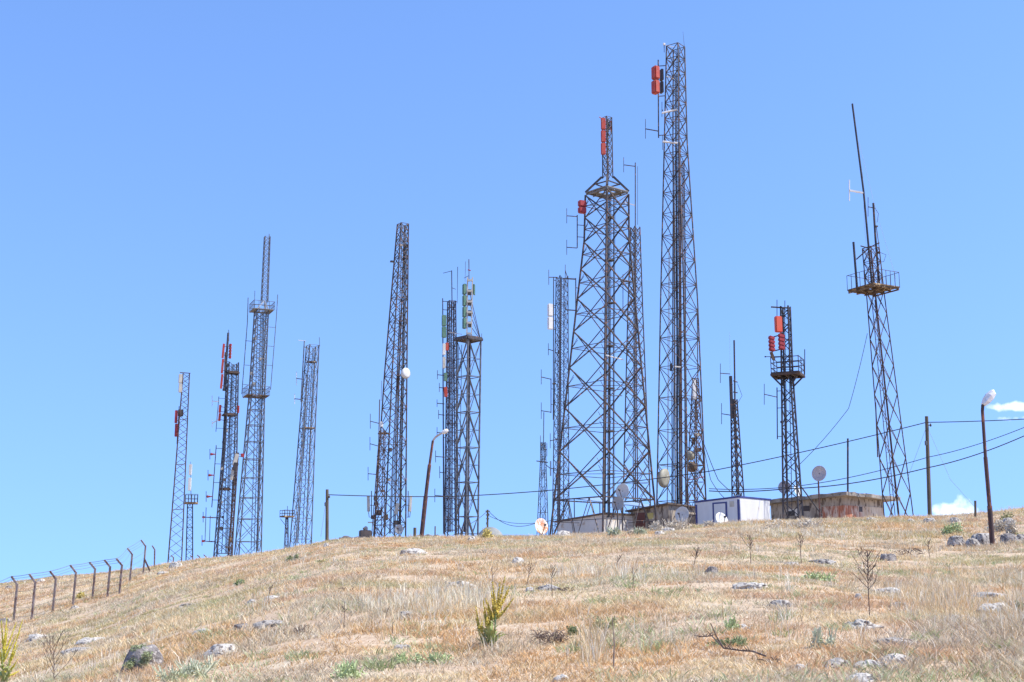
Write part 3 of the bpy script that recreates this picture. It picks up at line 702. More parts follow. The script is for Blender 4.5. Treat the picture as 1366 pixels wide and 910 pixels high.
# ------------------------------------------------------------------ lattice towers
class Tower:
    def __init__(s, name, label, Y, levels, theta, legpx, brpx, steel, cat='lattice tower', group=None):
        s.Y = Y; s.th = R(theta); s.steel = steel
        lv = []
        for (py, xl, xr) in levels:
            c = at((xl+xr)/2, py, Y); w = (xr-xl)*m_per_px(py, Y)/(abs(math.cos(s.th))+abs(math.sin(s.th)))
            lv.append((c.z, c.x, w))
        lv.sort()
        (z0,x0,w0),(z1,x1,w1) = lv[0], lv[1]
        gzv = g(x0, Y)-.15
        if gzv < z0:
            t = (gzv-z0)/(z1-z0); lv.insert(0, (gzv, x0+(x1-x0)*t, w0+(w1-w0)*t))
        s.lv = lv; s.leg = .92*legpx*Y/F; s.br = .84*brpx*Y/F
        s.o = Vector((lv[0][1], Y, max(lv[0][0]+.15, g(lv[0][1], Y))))
        s.root = thing(name, label, cat, s.o, group)
        s.legs = [MB(s.o) for _ in range(4)]; s.faces = [MB(s.o) for _ in range(4)]
        for a, b_ in zip(lv[:-1], lv[1:]):
            for i in range(4): s.legs[i].bar(s.corner(i,a[0]), s.corner(i,b_[0]), s.leg, roll=s.th)
    def lev(s, z):
        lv = s.lv
        for a, b_ in zip(lv[:-1], lv[1:]):
            if z <= b_[0] or b_ is lv[-1]:
                t = (z-a[0])/(b_[0]-a[0]); return a[1]+(b_[1]-a[1])*t, a[2]+(b_[2]-a[2])*t
    def corner(s, i, z):
        x, w = s.lev(z); h = w/2
        lx, ly = ((-h,-h),(h,-h),(h,h),(-h,h))[i]
        return Vector((x+lx*math.cos(s.th)-ly*math.sin(s.th), s.Y+lx*math.sin(s.th)+ly*math.cos(s.th), z))
    def zpx(s, py): return at(s.o.x/s.Y*F+683, py, s.Y).z
    def nodes(s, za, zb, n):
        # panel heights follow the width
        wa, wb = s.lev(za)[1], s.lev(zb)[1]; q = (wb/wa)**(1/max(n,1)) if wa > 0 and wb > 0 else 1
        hs = [q**i for i in range(n)]; t = sum(hs); z = [za]
        for h in hs: z.append(z[-1]+(zb-za)*h/t)
        return z
    def brace(s, za=None, zb=None, n=10, style='X', hor='node', br=None, thick=None):
        za = s.o.z+.05 if za is None else za; zb = s.lv[-1][0] if zb is None else zb
        br = br or s.br; zs = s.nodes(za, zb, n)
        for f in range(4):
            i, j = f, (f+1) % 4; mb = s.faces[f]
            nrm = (s.corner(j,za)-s.corner(i,za)).cross(Vector((0,0,1))).normalized()
            for k in range(n):
                z0, z1 = zs[k], zs[k+1]; a0, b0, a1, b1 = s.corner(i,z0), s.corner(j,z0), s.corner(i,z1), s.corner(j,z1)
                off = nrm*br*.55
                if style == 'X':
                    mb.bar(a0+off, b1+off, br); mb.bar(b0-off, a1-off, br)
                elif style == 'H': mb.bar(b0+off, a1+off, br*1.4); mb.bar(a0-off, b1-off, br*.85)
                elif style == 'Z':
                    if (k+f) % 2: mb.bar(a0+off, b1+off, br)
                    else: mb.bar(b0+off, a1+off, br)
                elif style == 'K':
                    m1 = (a1+b1)/2; mb.bar(a0+off, m1+off, br); mb.bar(b0-off, m1-off, br)
                elif style == 'D':   # one heavy diagonal and one light
                    if (f) % 2: mb.bar(a0+off, b1+off, br*1.5); mb.bar(b0-off, a1-off, br*.8)
                    else: mb.bar(b0+off, a1+off, br*1.5); mb.bar(a0-off, b1-off, br*.8)
                if hor == 'node' or (hor == 'every2' and k % 2 == 0): mb.bar(a1, b1, br*.9)
                if hor == 'mid':
                    zm = (z0+z1)/2; mb.bar(s.corner(i,zm)+off*2, s.corner(j,zm)+off*2, br*.8)
    def plan_brace(s, zs, br=None):
        br = br or s.br
        for z in zs:
            s.faces[0].bar(s.corner(0,z), s.corner(2,z), br*.8); s.faces[1].bar(s.corner(1,z)+Vector((0,0,br)), s.corner(3,z)+Vector((0,0,br)), br*.8)
    def nearest(s, p):
        z = min(max(p.z, s.lv[0][0]), s.lv[-1][0])
        return min((s.corner(i,z) for i in range(4)), key=lambda c: (c-p).length)
    def part(s, name, mb, m, label=None, parent=None): return mb.build(name, M[m], parent or s.root, label)
    def mb(s): return MB(s.o)
    def p(s, px, py, dy=0.): return at(px, py, s.Y+dy)
    def ladder(s, px0, py0, px1, py1, wpx=4, dy=0., m=None, rung=1.6):
        a, b_ = s.p(px0,py0,dy), s.p(px1,py1,dy); k = m_per_px(py0, s.Y); w = wpx*k/2; mb = s.mb(); d = Vector((w,0,0))
        mb.bar(a-d, b_-d, .05*s.Y/100); mb.bar(a+d, b_+d, .05*s.Y/100); n = int((b_-a).length/.8)
        for i in range(1, n): q = a.lerp(b_, i/n); mb.bar(q-d, q+d, .028*s.Y/100)
        return s.part('ladder', mb, m or s.steel)
    def cables(s, px0, py0, px1, py1, n=3, rpx=.5, spread=1.2, dy=0., m='cable'):
        mb = s.mb(); k = m_per_px(py0, s.Y)
        for i in range(n):
            o1 = (i-(n-1)/2)*spread*.85; a = s.p(px0+o1,py0,dy+.1*i); b_ = s.p(px1+o1*.8,py1,dy+.1*i)
            pts = [a.lerp(b_, t/6)+Vector((random.uniform(-.5,.5)*k*.8 if 0<t<6 else 0,0,0)) for t in range(7)]
            mb.tube(pts, rpx*.62*k*random.uniform(.7,1.2), 5)
        return s.part('feeder_cables', mb, m)
    def pole(s, pts, rpx=.9, dy=0., m=None, name='mast_pole', arms=(), label=None, r2=None):
        P_ = [s.p(x,y,dy) for x,y in pts]; k = s.Y/F; mb = s.mb(); mb.tube(P_, rpx*k, 7, (r2*k if r2 else None))
        for t in arms:
            q = P_[0].lerp(P_[-1], t); n = s.nearest(q); mb.bar(q, n, rpx*1.1*k)
        return s.part(name, mb, m or s.steel, label)
    def arm(s, mb, q, r): mb.bar(q, s.nearest(q), r)
    def panel(s, x0, y0, x1, y1, n=1, m='red', dy=-.3, yaw=0., dpx=None, label=None, gap=.04, parts=True, name='panel_antenna', lean=0., ribs=0, bracket=True, arm_to=None):
        k = m_per_px((y0+y1)/2, s.Y); H = (y1-y0)*k; W_ = (x1-x0)*k; D = (dpx or (x1-x0)*.6)*k; out = []
        wv = W_/(abs(math.cos(yaw))+abs(math.sin(yaw))*D/W_)
        for i in range(n):
            t = (i+.5)/n; yy = y0+(y1-y0)*t; xx = (x0+x1)/2+lean*(t-.5)
            c = s.p(xx, yy, dy); h = H/n*(1-gap); mb = s.mb()
            if ribs:
                for r_ in range(ribs):
                    cz = c+Vector((0,0,h*((r_+.5)/ribs-.5)))
                    mb.box(cz, (wv, D, h/ribs*.92), yaw, .0, .28 if r_ % 1 == 0 else 0, min(wv,h/ribs)*.16)
                mb.box(c+Vector((math.sin(yaw)*-.2*D,.3*D,0)), (wv*.6, D*.5, h), yaw)
            else: mb.box(c, (wv, D, h), yaw, 0, math.atan2(-lean*k, H) if lean else 0, min(wv,D,h)*.16)
            o = s.part(name, mb, m, label); out.append(o)
            if bracket:
                bb = s.mb(); n_ = arm_to or s.nearest(c)
                for zz in (.3,-.3):
                    q = c+Vector((0,0,h*zz)); e = Vector((n_.x, n_.y, q.z)); dd = e-q
                    if dd.length > .05: bb.bar(q+dd*min(.4, D*.4/dd.length), e, .55*s.Y/F*1.2)
                if bb.v: s.part('bracket', bb, s.steel, None, o)
        return out
    def dipole(s, ex, ey, half, bx, by, dy=0., rpx=.42, m='steel_mid', boom='steel_mid', brp=.5, name='dipole_antenna', toleg=False):
        k = s.Y/F; mb = s.mb(); c = s.p(ex,ey,dy); 
        mb.tube([s.p(ex,ey-half,dy), s.p(ex,ey+half,dy)], rpx*k, 5); q = s.p(bx,by,dy)
        if toleg: q = s.nearest(q)
        o = s.part(name, mb, m); b2 = s.mb(); b2.bar(c, q, brp*2*k); s.part('boom', b2, boom, None, o)
        return o
    def platform(s, py, xl, xr, m='deck_grey', rail=None, railm=None, thick=.14, posts=3, rails=2, theta=None, name='platform', zoff=0., hole=False):
        th = s.th if theta is None else R(theta); k = m_per_px(py, s.Y); c = s.p((xl+xr)/2, py); z = c.z
        h = (xr-xl)*k/(math.cos(th)+math.sin(th))/2
        def cn(lx, ly, z_): return Vector((c.x+lx*math.cos(th)-ly*math.sin(th), s.Y+lx*math.sin(th)+ly*math.cos(th), z_))
        mb = s.mb(); sq = ((-h,-h),(h,-h),(h,h),(-h,h))
        if hole:
            wi = s.lev(z)[1]*.42*(hole if hole is not True else 1)
            for (ax, ay, bx, by) in ((-h,-h,h,-wi),(-h,wi,h,h),(-h,-wi,-wi,wi),(wi,-wi,h,wi)):
                q = ((ax,ay),(bx,ay),(bx,by),(ax,by)); mb.prism([cn(x,y,z) for x,y in q], [cn(x,y,z+thick*.5) for x,y in q])
            # joists under the deck
            for t in (-.92,-.3,.3,.92):
                mb.bar(cn(-h,h*t,z-thick*.3), cn(h,h*t,z-thick*.3), thick*.55); mb.bar(cn(h*t,-h,z-thick*.85), cn(h*t,h,z-thick*.85), thick*.5)
        else:
            mb.prism([cn(x,y,z) for x,y in sq], [cn(x,y,z+thick*.5) for x,y in sq])
            for i in range(4): mb.bar(cn(*sq[i],z-thick*.4), cn(*sq[(i+1)%4],z-thick*.4), thick*.8)
            for t in (-.5,0,.5): mb.bar(cn(-h*.98,h*t,z-thick*.45), cn(h*.98,h*t,z-thick*.45), thick*.7)
        o = s.part(name, mb, m)
        if rail:
            rb = s.mb(); H = rail*k; w = (.9 if rails > 2 else .55)*s.Y/F
            for i in range(4):
                (ax,ay),(bx,by) = sq[i], sq[(i+1)%4]
                for q in range(posts+1):
                    t = q/(posts+1); x, y = ax+(bx-ax)*t, ay+(by-ay)*t; rb.bar(cn(x,y,z), cn(x,y,z+H), w)
                for r_ in range(1, rails+1): rb.bar(cn(ax,ay,z+H*r_/rails-(w*.6 if i%2 else 0)), cn(bx,by,z+H*r_/rails-(w*.6 if i%2 else 0)), w)
            s.part('railing', rb, railm or s.steel, None, o)
        return o
    def mast(s, levels, n, theta, legpx, brpx, steel=None, style='X', name='upper_mast'):
        """a narrower lattice standing on the tower: its bracing is the part, its four legs its sub-parts"""
        t = Tower.__new__(Tower); t.Y = s.Y; t.th = R(theta); t.steel = steel or s.steel; t.o = s.o; t.root = s.root; lv = []
        for (py, xl, xr) in levels:
            c = at((xl+xr)/2, py, s.Y); lv.append((c.z, c.x, (xr-xl)*m_per_px(py,s.Y)/(abs(math.cos(t.th))+abs(math.sin(t.th)))))
        lv.sort(); t.lv = lv; t.leg = legpx*s.Y/F; t.br = .8*brpx*s.Y/F; t.faces = [MB(s.o) for _ in range(4)]
        t.brace(lv[0][0], lv[-1][0], n, style, 'node')
        mb = s.mb()
        for f in t.faces: mb.v, mb.f, mb.sm = mb.v+f.v, mb.f+[[i+len(mb.v) for i in q] for q in f.f], mb.sm+f.sm
        o = s.part(name, mb, t.steel)
        for i in range(4):
            lb = s.mb()
            for a, b_ in zip(lv[:-1], lv[1:]): lb.bar(t.corner(i,a[0]), t.corner(i,b_[0]), t.leg, roll=t.th)
            s.part('leg', lb, t.steel, None, o)
        return t
    def dish(s, px, py, rpx, axis, m='dish_white', dy=-.4, label=None, ry=None):
        k = s.Y/F; r = rpx*k; mb = s.mb(); c = s.p(px,py,dy); dish_mesh(mb, c, r, axis)
        o = s.part('dish', mb, m, label); b2 = s.mb(); b2.bar(c+Vector(axis).normalized()*r*.3*-1, s.nearest(c), 1.2*k); s.part('bracket', b2, s.steel, None, o); return o
    def drum(s, px, py, rpx, axis, m, depth=.6, dy=-.4, label=None):
        k = s.Y/F; r = rpx*k; mb = s.mb(); c = s.p(px,py,dy)
        mb.lathe(c, axis, [(.001,-depth*r),(r*.9,-depth*r),(r,0),(r,depth*r*.8),(r*.6,depth*r*1.15),(.001,depth*r*1.25)], 24)
        o = s.part('dish', mb, m, label); b2 = s.mb(); b2.bar(c, s.nearest(c), 1.1*k); s.part('bracket', b2, s.steel, None, o); return o
    def gear(s, px, py, wpx, hpx, m='dark_box', dy=0., yaw=.3, name='equipment_box'):
        k = s.Y/F; mb = s.mb(); c = s.p(px,py,dy); mb.box(c, (wpx*k, wpx*k*.7, hpx*k), yaw, bevel=min(wpx,hpx)*k*.08)
        s.arm(mb, c, .8*k); return s.part(name, mb, m)
    def done(s):
        for i in range(4): s.part('leg', s.legs[i], s.steel)
        for f in range(4):
            if s.faces[f].v: s.part('bracing', s.faces[f], s.steel)
def dish_mesh(mb, c, r, axis, deep=.22):
    pr = [(.001+r*t, -deep*r*(1-t*t)) for t in (0,.2,.4,.6,.8,1)]
    th = .03*r
    mb.lathe(c, axis, pr+[(r*1.02, -th*.5),(r,-th)]+[(.001+r*t, -deep*r*(1-t*t)-th*1.6) for t in (.8,.6,.4,.2,0)], 32)

RIM = Vector((.2,-1,.35))
# --- 1 leftmost narrow tower
t = Tower('lattice_tower', 'leftmost narrow single braced mast with a beige box at its top and a red panel', 130, [(499,243.5,253.5),(757,222,243.5)], 14, 1.15, .7, 'steel_rust')
t.brace(n=27, style='Z', hor=None); t.plan_brace([t.zpx(y) for y in (560,620,680)])
t.panel(238,499,243.5,524, 2, 'beige', dy=-.4, yaw=.25); t.pole([(240,497),(254,498)], .6)
t.panel(233,547,237,583, 2, 'crimson', yaw=.2, label='red panel antenna'); t.gear(241,551,7,9,'dark_box'); t.pole([(239,542),(236,592)], .5, arms=(.3,.8)); t.done()
# --- 1b short tower with platform
t = Tower('lattice_tower', 'short lattice mast with small railed platform and white antennas, right behind the leftmost tower', 134, [(671,249.5,257.5),(755,247,258)], 16, 1.0, .6, 'steel_blue')
t.brace(n=12, style='Z', hor='every2'); t.platform(671,245.5,265,'deck_rust',rail=11)
t.pole([(255,671),(254,616)], .5, r2=.25); t.panel(252,619,256,634,1,'white',dy=-.2,bracket=False); t.panel(251,637,255,655,1,'white',dy=-.2,bracket=False); t.done()
# --- 2 dense tower with red antennas
t = Tower('lattice_tower', "dense grey blue tower with red panels on top and three red horns at its left", 142, [(484,302.5,319),(600,296,317),(742,284,311)], 25, 1.2, .72, 'steel_blue')
t.brace(n=20, style='X', hor='every2'); t.ladder(308,486,293,738,5); t.cables(311,486,302,738,4,.55,1.6); t.cables(305,500,289,738,2,.7,1.5)
for y, a, b_ in ((497,302,319.5),(553,296,316),(652,292,308)): t.platform(y,a,b_,'deck_black',thick=.2)
t.pole([(304.5,444),(299,520)], 1.5, dy=-.4, m='steel_blue'); t.pole([(305,440),(305.4,455)],.4); t.pole([(301,470),(300,505)],1.3,dy=-.6,m='dark_box',arms=(.5,))
t.panel(295.3,458,298.2,519, 3, 'red', lean=-3.2, yaw=.1, dy=-.7, label='long slim red panel antenna'); t.panel(305,458,309,479,1,'red',ribs=5,yaw=-.3,dy=-.5,label='ribbed red panel antenna')
t.panel(291.5,540,295,562,2,'red',lean=-1,yaw=.2,dy=-.5); t.panel(315.5,541,319.5,551,1,'red',ribs=4,dy=-.3,yaw=-.3)
t.pole([(292,529),(288,576)], .45, arms=(.05,.9)); t.dipole(283,535,7,292,536,m='white',boom='white'); t.dipole(283,565,5,291,560,m='white',boom='white')
t.pole([(288.5,594),(282.5,677)], .6, arms=(.05,.3,.6,.88))
for (x, y) in ((282,606),(279.5,634),(277,662.5)):
    o = t.dipole(x-2,y,7,x+6,y); mb = t.mb(); c = t.p(x+2,y,-.1); k = t.Y/F
    mb.lathe(t.p(x-1,y,-.1), (1,0,0), [(.05,0),(1.9*k,.2*k),(1.7*k,1.2*k),(.8*k,4.5*k),(.05,7*k)], 10); t.part('feed_horn', mb, 'crimson', 'red feed horn', o)
t.pole([(275,677),(273.5,722)], .45); t.pole([(280.5,688),(279.5,722)],.45); t.pole([(273,690),(284,691)],.45,arms=(1,)); t.pole([(273,722),(283,723)],.5,arms=(1,)); t.dipole(271,690,7,275,690); t.dipole(269.5,721,7,274,721); t.gear(271.5,690,3.5,2.5,'crimson'); t.gear(271,722,4,2.5,'crimson')
for y in (520,575,590,625,640,670,690,705): t.gear(random.uniform(297,306)-(y-520)*.05,y,random.uniform(2.5,5),random.uniform(2.5,5),random.choice(['dark_box','steel_blue','beige']))
t.done()
# --- 2b slim mast in front of it
t = Tower('lattice_mast', "slim brown mast with tilted beige panels, squeezed against the spired tower's left leg", 133, [(604,314.5,318.5),(742,303.5,309.5)], 30, .65, .5, 'steel_rust')
t.brace(n=13, style='Z'); t.panel(311.5,605,317,622,1,'beige',lean=-4,dy=-.5,yaw=.2); t.panel(308,623,311.5,641,1,'beige',lean=-2,dy=-.5); t.panel(311,617,317,628,1,'dark_box',lean=-3,dy=-.6,name='equipment_box'); t.cables(314,630,306,738,1,.5,1.3)
t.panel(321,605,326,610,1,'crimson',dy=.3,yaw=.4); t.gear(307,720,4,8,'deck_rust'); t.gear(306,730,9,2,'dark_box'); t.pole([(317,585),(316,604)],.4); t.done()
# --- 3 tall tower with spire and two platforms
t = Tower('lattice_tower', 'tall galvanised tower with a thin lattice spire and two platforms, among the left group', 152, [(415,338.5,359),(528,331,354),(738,311.5,350)], 23, 1.3, .75, 'steel_galv')
zA = t.zpx(528); t.brace(None, zA, 9, 'X', br=t.br*1.1); t.brace(zA, None, 9, 'X'); t.plan_brace(t.nodes(t.o.z, zA, 9)[1:-1])
t.mast([(316,352,361),(404,347.5,358)], 12, 23, .8, .5, name='spire'); t.platform(415,331,367.5,'deck_grey',rail=11,hole=True,thick=.09); t.platform(529,322,361,'deck_rust',rail=12,hole=True,thick=.09)
mb = t.mb()
for i in range(4): mb.bar(t.corner(i,t.zpx(415)), t.p(352.8,401,(-.5,-.5,.5,.5)[i]), .16)
t.part('spire_base', mb, 'alu')
t.pole([(331,397),(330,430),(322.5,526)], .55, arms=(.45,.7,.9)); t.pole([(370.5,393),(369,420),(361,520)], .5, arms=(.35,.55,.75)); t.pole([(340,388),(339,420)],.4,r2=.2); t.pole([(359,312),(360,330)],.5)
t.cables(351,415,343,735,4,.6,1.3,m='steel_blue'); t.ladder(346,416,337,735,4,.5)
for (x,y) in ((340,452),(347,479),(339,512),(335,498)): t.gear(x,y,4,4,'beige')
t.done()
# --- 4 pale tower
t = Tower('lattice_tower', "pale open topped tower with two small decks, left of the left utility pole", 147, [(461,408.5,426),(571,399,421),(727,386,416)], 30, 1.15, .6, 'steel_galv')
t.brace(n=13, style='X'); t.ladder(415,464,400,725,5,m='steel_galv'); t.cables(420,464,408,725,3,.5,1.5,m='steel_galv'); t.ladder(411,500,394,725,4,.8,m='steel_galv')
t.platform(483,408,423,'deck_rust',thick=.08); t.platform(571,401,421,'deck_rust',thick=.08)
t.pole([(406,455),(401.5,536)], .8, arms=(.1,.5,.95)); t.pole([(426,450),(426.5,462)],.4); t.dipole(395.5,505,9,404,506,m='white'); t.dipole(393,532,7,402,533,m='white'); t.pole([(398,454),(408,455)],.4,m='white'); t.done()
# --- 4b stub with a railed head
t = Tower('lattice_mast', "short dark stub mast with square railed head beside the pale open topped tower", 138, [(690,381,384.5),(729,379,385)], 35, .65, .5, 'steel_dark')
t.brace(n=5, style='Z'); t.platform(689,373,393,'deck_rust',rail=8,posts=1,thick=.12); t.pole([(383.5,690),(383.5,675)],.35); t.pole([(374,692),(380,700)],.35); t.done()
# --- 5 tall tower left of centre
t = Tower('lattice_tower', 'tall tapering tower carrying one white round dish, left of centre', 116, [(299,530,545),(500,512.5,543),(715,498,541.5)], 33, 1.5, .85, 'steel_mid')
t.brace(n=23, style='X', hor='every2'); t.ladder(539,302,527,712,5,.4,'steel_mid'); t.cables(541,330,533,712,4,.7,1.2); t.cables(534,420,520,712,3,.6,1.4,m='steel_rust')
t.drum(541,498,7.2,(.75,-.6,.05),'dish_white',.35,dy=-1.0,label='white round dish')
t.gear(523.5,349,6,2,'dark_box'); t.gear(542,328,5,4,'dark_box'); t.gear(536,327,4,3,'white'); t.gear(509,566,4,7,'white'); t.platform(578,504,520,'deck_rust',thick=.08)
for sx, xs in ((-1,(491.5,497)),(1,(547.5,543))):
    t.panel(xs[0]-2,661,xs[0]+2,683,1,'beige',dy=-.3,yaw=.3*sx,lean=-1*sx,bracket=False); t.pole([(xs[1]-3*sx*-1*0+sx*1.5,655),(xs[1]+sx*1.5,690)],.6,arms=(.55,)); t.pole([(xs[0],682),(xs[0]+-1*sx,690),(xs[1],690)],.45); t.pole([(xs[0],674),(xs[1]+sx*1.5,674)],.45)
t.panel(527,671,531.5,686,1,'beige',dy=-1.,lean=-3,bracket=False)
for (x,y,w,h,m) in ((502,672,5,4,'dark_box'),(505,684,8,7,'dark_box'),(498,690,6,5,'dark_box'),(529,697,7,5,'dark_box'),(515,690,5,8,'deck_rust'),(510,655,5,3,'dark_box'),(521,600,4,5,'dark_box'),(519,640,4,4,'beige'),(494,697,6,1.5,'beige')): t.gear(x,y,w,h,m)
t.done()
# --- 5b rusty mast clinging to it
t = Tower('lattice_mast', "short rusty mast with three dipoles, left of the tower with the white dish", 113.5, [(575,506,514),(715,495.5,513)], 25, .85, .6, 'steel_rust')
t.brace(n=12, style='Z'); t.pole([(506.5,533),(505,600),(500,660)], .7, arms=(.6,.9)); t.dipole(494,562,10,506,565); t.dipole(493.5,592,9,504,595); t.dipole(491,632,9,502,633); t.pole([(509,508),(508.5,535)],.3); t.cables(509,580,503,712,1,.6,1.5); t.gear(501,665,5,5); t.done()
# --- 6a dark pole cluster
t = Tower('lattice_mast', "slim dark mast hung with green, red and white panels, left of the square decked tower", 124, [(402,597,608),(712,592.5,612)], 20, 1.3, .8, 'steel_navy')
t.brace(n=30, style='Z'); t.ladder(601,404,602,710,3,-.3); t.cables(604,402,600,710,4,.75,1.6,m='steel_navy'); t.cables(597,420,594.5,710,2,.9,1.6,-.6,m='steel_navy')
t.pole([(602.5,361),(603,405)], .7); t.pole([(591,364.5),(602.5,361.5)],.4); t.pole([(610.5,356),(610,405)],.45,r2=.25,arms=(.95,)); t.pole([(603,384),(608,386)],.4); t.pole([(590.5,398),(592,712)],.7,arms=(.05,.3,.6,.9),r2=1.1); t.pole([(590.5,402),(609,403)],.5)
t.panel(589,420,595.5,451,2,'green',yaw=.2,dy=-.9,label='green panel antenna'); t.panel(594,457,598.5,468,1,'red',yaw=.3,dy=-.8); t.panel(590,458,594.5,474,1,'white',yaw=.2,dy=-1.); t.panel(590,476,594.5,492,1,'beige',yaw=.2,dy=-1.)
t.panel(592,497,596.5,509,1,'green',yaw=.2,dy=-.8); t.panel(592,516,597,530,1,'red',yaw=.2,dy=-.8,lean=1)
for (x,y,h) in ((583.5,500,6),(586,517,6),(583,538,5),(585,553,6),(583,577,7),(581,609,8),(586.5,630,8),(580,661,9)): t.dipole(x,y,h,593,y+1,dy=-.3)
t.done()
# --- 6b heavy tower with square deck
t = Tower('lattice_tower', 'heavy galvanised tower with square deck and a ladder mast of green panels, centre', 118, [(455,609.5,641.5),(712,608.5,637.5)], 42, 1.9, 1.1, 'steel_galv')
t.brace(n=6, style='D', br=t.br*1.15); t.brace(n=12, style=None, hor='node', br=t.br*.7); t.plan_brace(t.nodes(t.o.z,t.lv[-1][0],6)[1:-1]); t.platform(452,606.5,643.5,'steel_mid',thick=.26); t.pole([(642.5,452),(642.5,445)],.35); t.pole([(598,443),(616,446)],.5,m='white')
t.cables(626,456,620,710,4,.8,1.2,m='steel_navy'); t.ladder(614,460,610,710,4,.6,'steel_galv')
mm = t.mb(); k = t.Y/F
for x0,x1 in ((623.5,622.5),(630.5,629)): mm.bar(t.p(x0,370,-.3), t.p(x1,448,-.3), 1.3*k)
for i in range(6): y = 374+i*14.2; mm.bar(t.p(623.5-.2*i,y,-.35), t.p(630.5-.25*i,y,-.35), 2.6*k); mm.bar(t.p(623.5-.2*i,y,.6), t.p(630.5-.25*i,y,.6), 1.2*k)
for x0 in (624,630): mm.bar(t.p(x0,370,.7), t.p(x0-1,448,.7), 1.3*k)
t.part('upper_mast', mm, 'beige')
t.panel(616.5,378.5,622.5,439,4,'green',yaw=.35,dy=-.2,dpx=6,label='green panel antenna',bracket=False); t.panel(631,379,634,394,1,'green',yaw=-.2,dy=.1,dpx=6,bracket=False)
t.pole([(625.5,346),(625.7,376)],.8,r2=.5); t.pole([(621,349),(620.5,376)],.35,r2=.2); t.pole([(624,360),(628,361)],.7,m='crimson'); t.pole([(619,371),(625,368)],.4)
for y in (390,404,418,433): t.gear(626.5,y,4.5,8,'dark_box',yaw=.1)
t.done()
# --- 7 thin mast before the wide tower
t = Tower('lattice_mast', 'small thin mast with a whip and dipoles, standing alone left of the widest tower', 128, [(590,722,727.5),(700,717,731)], 18, .9, .55, 'steel_blue')
t.brace(n=12, style='Z', hor='every2'); t.cables(725,590,724,640,1,.9,1.3); t.pole([(725.5,550),(725,592)],.6); t.pole([(715.5,615),(731,617)],.7); t.dipole(721,595,14,725,592); t.dipole(734,625,10,728,620); t.cables(724,640,724.5,698,1,.5,1); t.dipole(729.5,600,9,726,600); t.done()
# --- 8 slim bluish tower
t = Tower('lattice_tower', 'slim bluish tower with pale double panel antenna, partly behind the widest tower', 152, [(369,742,757.5),(705,737,759)], 24, 1.05, .6, 'steel_blue')
t.brace(n=26, style='X', hor='every2'); t.cables(748,370,746,700,3,.8,1.4,m='steel_navy'); t.ladder(746,372,745,700,3,-.5)
t.pole([(738.5,370),(738,560)], .7, arms=(.02,.2,.37,.6,.95)); t.panel(730,405,738,440,2,'white',dy=-.5,yaw=.35,label='pale panel antenna'); t.dipole(732,370,10,744,370); t.dipole(754,361,8,757,370); t.dipole(731.5,466,8,738,468); t.dipole(722,503,10,735,506); t.pole([(735,505),(735,551)],.6,arms=(.3,.75)); t.dipole(722,548,11,735,550); t.dipole(734,588,10,745,586); t.dipole(735,625,10,743,626); t.gear(739,512,4,2); t.gear(746,470,4,5)
t.pole([(742,371),(768,371.5)],.45); t.pole([(758,414),(768,414.5)],.45); t.done()
# --- 9 the widest tower
t = Tower('lattice_tower', "widest tower with heavy cross bracing and red panels on its short upper mast", 106, [(260,781,838.5),(320,779.5,839),(705,735,876)], 40, 2.0, 1.25, 'steel_mid')
z1 = t.zpx(667); zt = t.lv[-1][0]; t.brace(z1, zt, 9, 'H', hor=None, br=t.br*1.1)
zs = t.nodes(z1, zt, 9)
for f in range(4):
    i, j = f, (f+1) % 4
    for a, b_ in zip(zs[:-1], zs[1:]):
        # the cross-over height, where the horizontals sit
        wa, wb = t.lev(a)[1], t.lev(b_)[1]; zc = a+(b_-a)*wa/(wa+wb)
        t.faces[f].bar(t.corner(i,zc), t.corner(j,zc), t.br*.8)
        # light redundant bracing from the leg at cross-over height to the diagonals
        for p0_, p1_ in ((t.corner(i,zc), t.corner(i,b_).lerp(t.corner(j,b_),.27)), (t.corner(j,zc), t.corner(j,b_).lerp(t.corner(i,b_),.27))): t.faces[f].bar(p0_, p0_.lerp(p1_,.55), t.br*.5)
t.plan_brace([a+(b_-a)*.52 for a, b_ in zip(zs[:-1], zs[1:])], t.br*.8)
for f in range(4):   # the skirt under the first cross-beam
    i, j = f, (f+1) % 4; A, B = t.corner(i,z1), t.corner(j,z1); C_, D_ = t.corner(i,t.o.z), t.corner(j,t.o.z)
    t.faces[f].bar(A, B, t.br*1.5); m1 = A.lerp(B,.5)
    for q in (.28,.72): t.faces[f].bar(C_.lerp(D_, 0.02 if q < .5 else .98), A.lerp(B,q), t.br); t.faces[f].bar(A.lerp(B,q), C_.lerp(D_,.5), t.br)
    t.faces[f].bar(C_.lerp(A,.5), D_.lerp(B,.5), t.br*.7)
t.ladder(816,262,815,690,5,.2,'steel_dark'); t.cables(813,262,812,690,4,.8,1.5,-.3); t.cables(820,262,819,690,2,.6,1.5,.6)
for y in range(290,690,57): t.platform(y,809.5,819,'dark_box',thick=.1,theta=20,name='cable_clamp')
t.mast([(157,803.5,816),(238,804,817.5)], 8, 35, 1.1, .7, name='upper_mast'); o = t.platform(257,781,838.5,'deck_grey',thick=.16,hole=.55)
mb = t.mb(); zq = t.zpx(256); za = t.zpx(236); tp = at(810.5,236,106)
for i in range(4):
    c = t.corner(i,zq); e = Vector((tp.x,106,za))+(Vector((c.x,c.y,0))-Vector((tp.x,106,0))).normalized()*.5; mb.bar(c,e,.16)
    mid = c.lerp(e,.5); c2 = t.corner((i+1)%4,zq).lerp(Vector((tp.x,106,za)),.5); mb.bar(mid,c2,.09)
t.part('mast_support', mb, 'steel_mid')
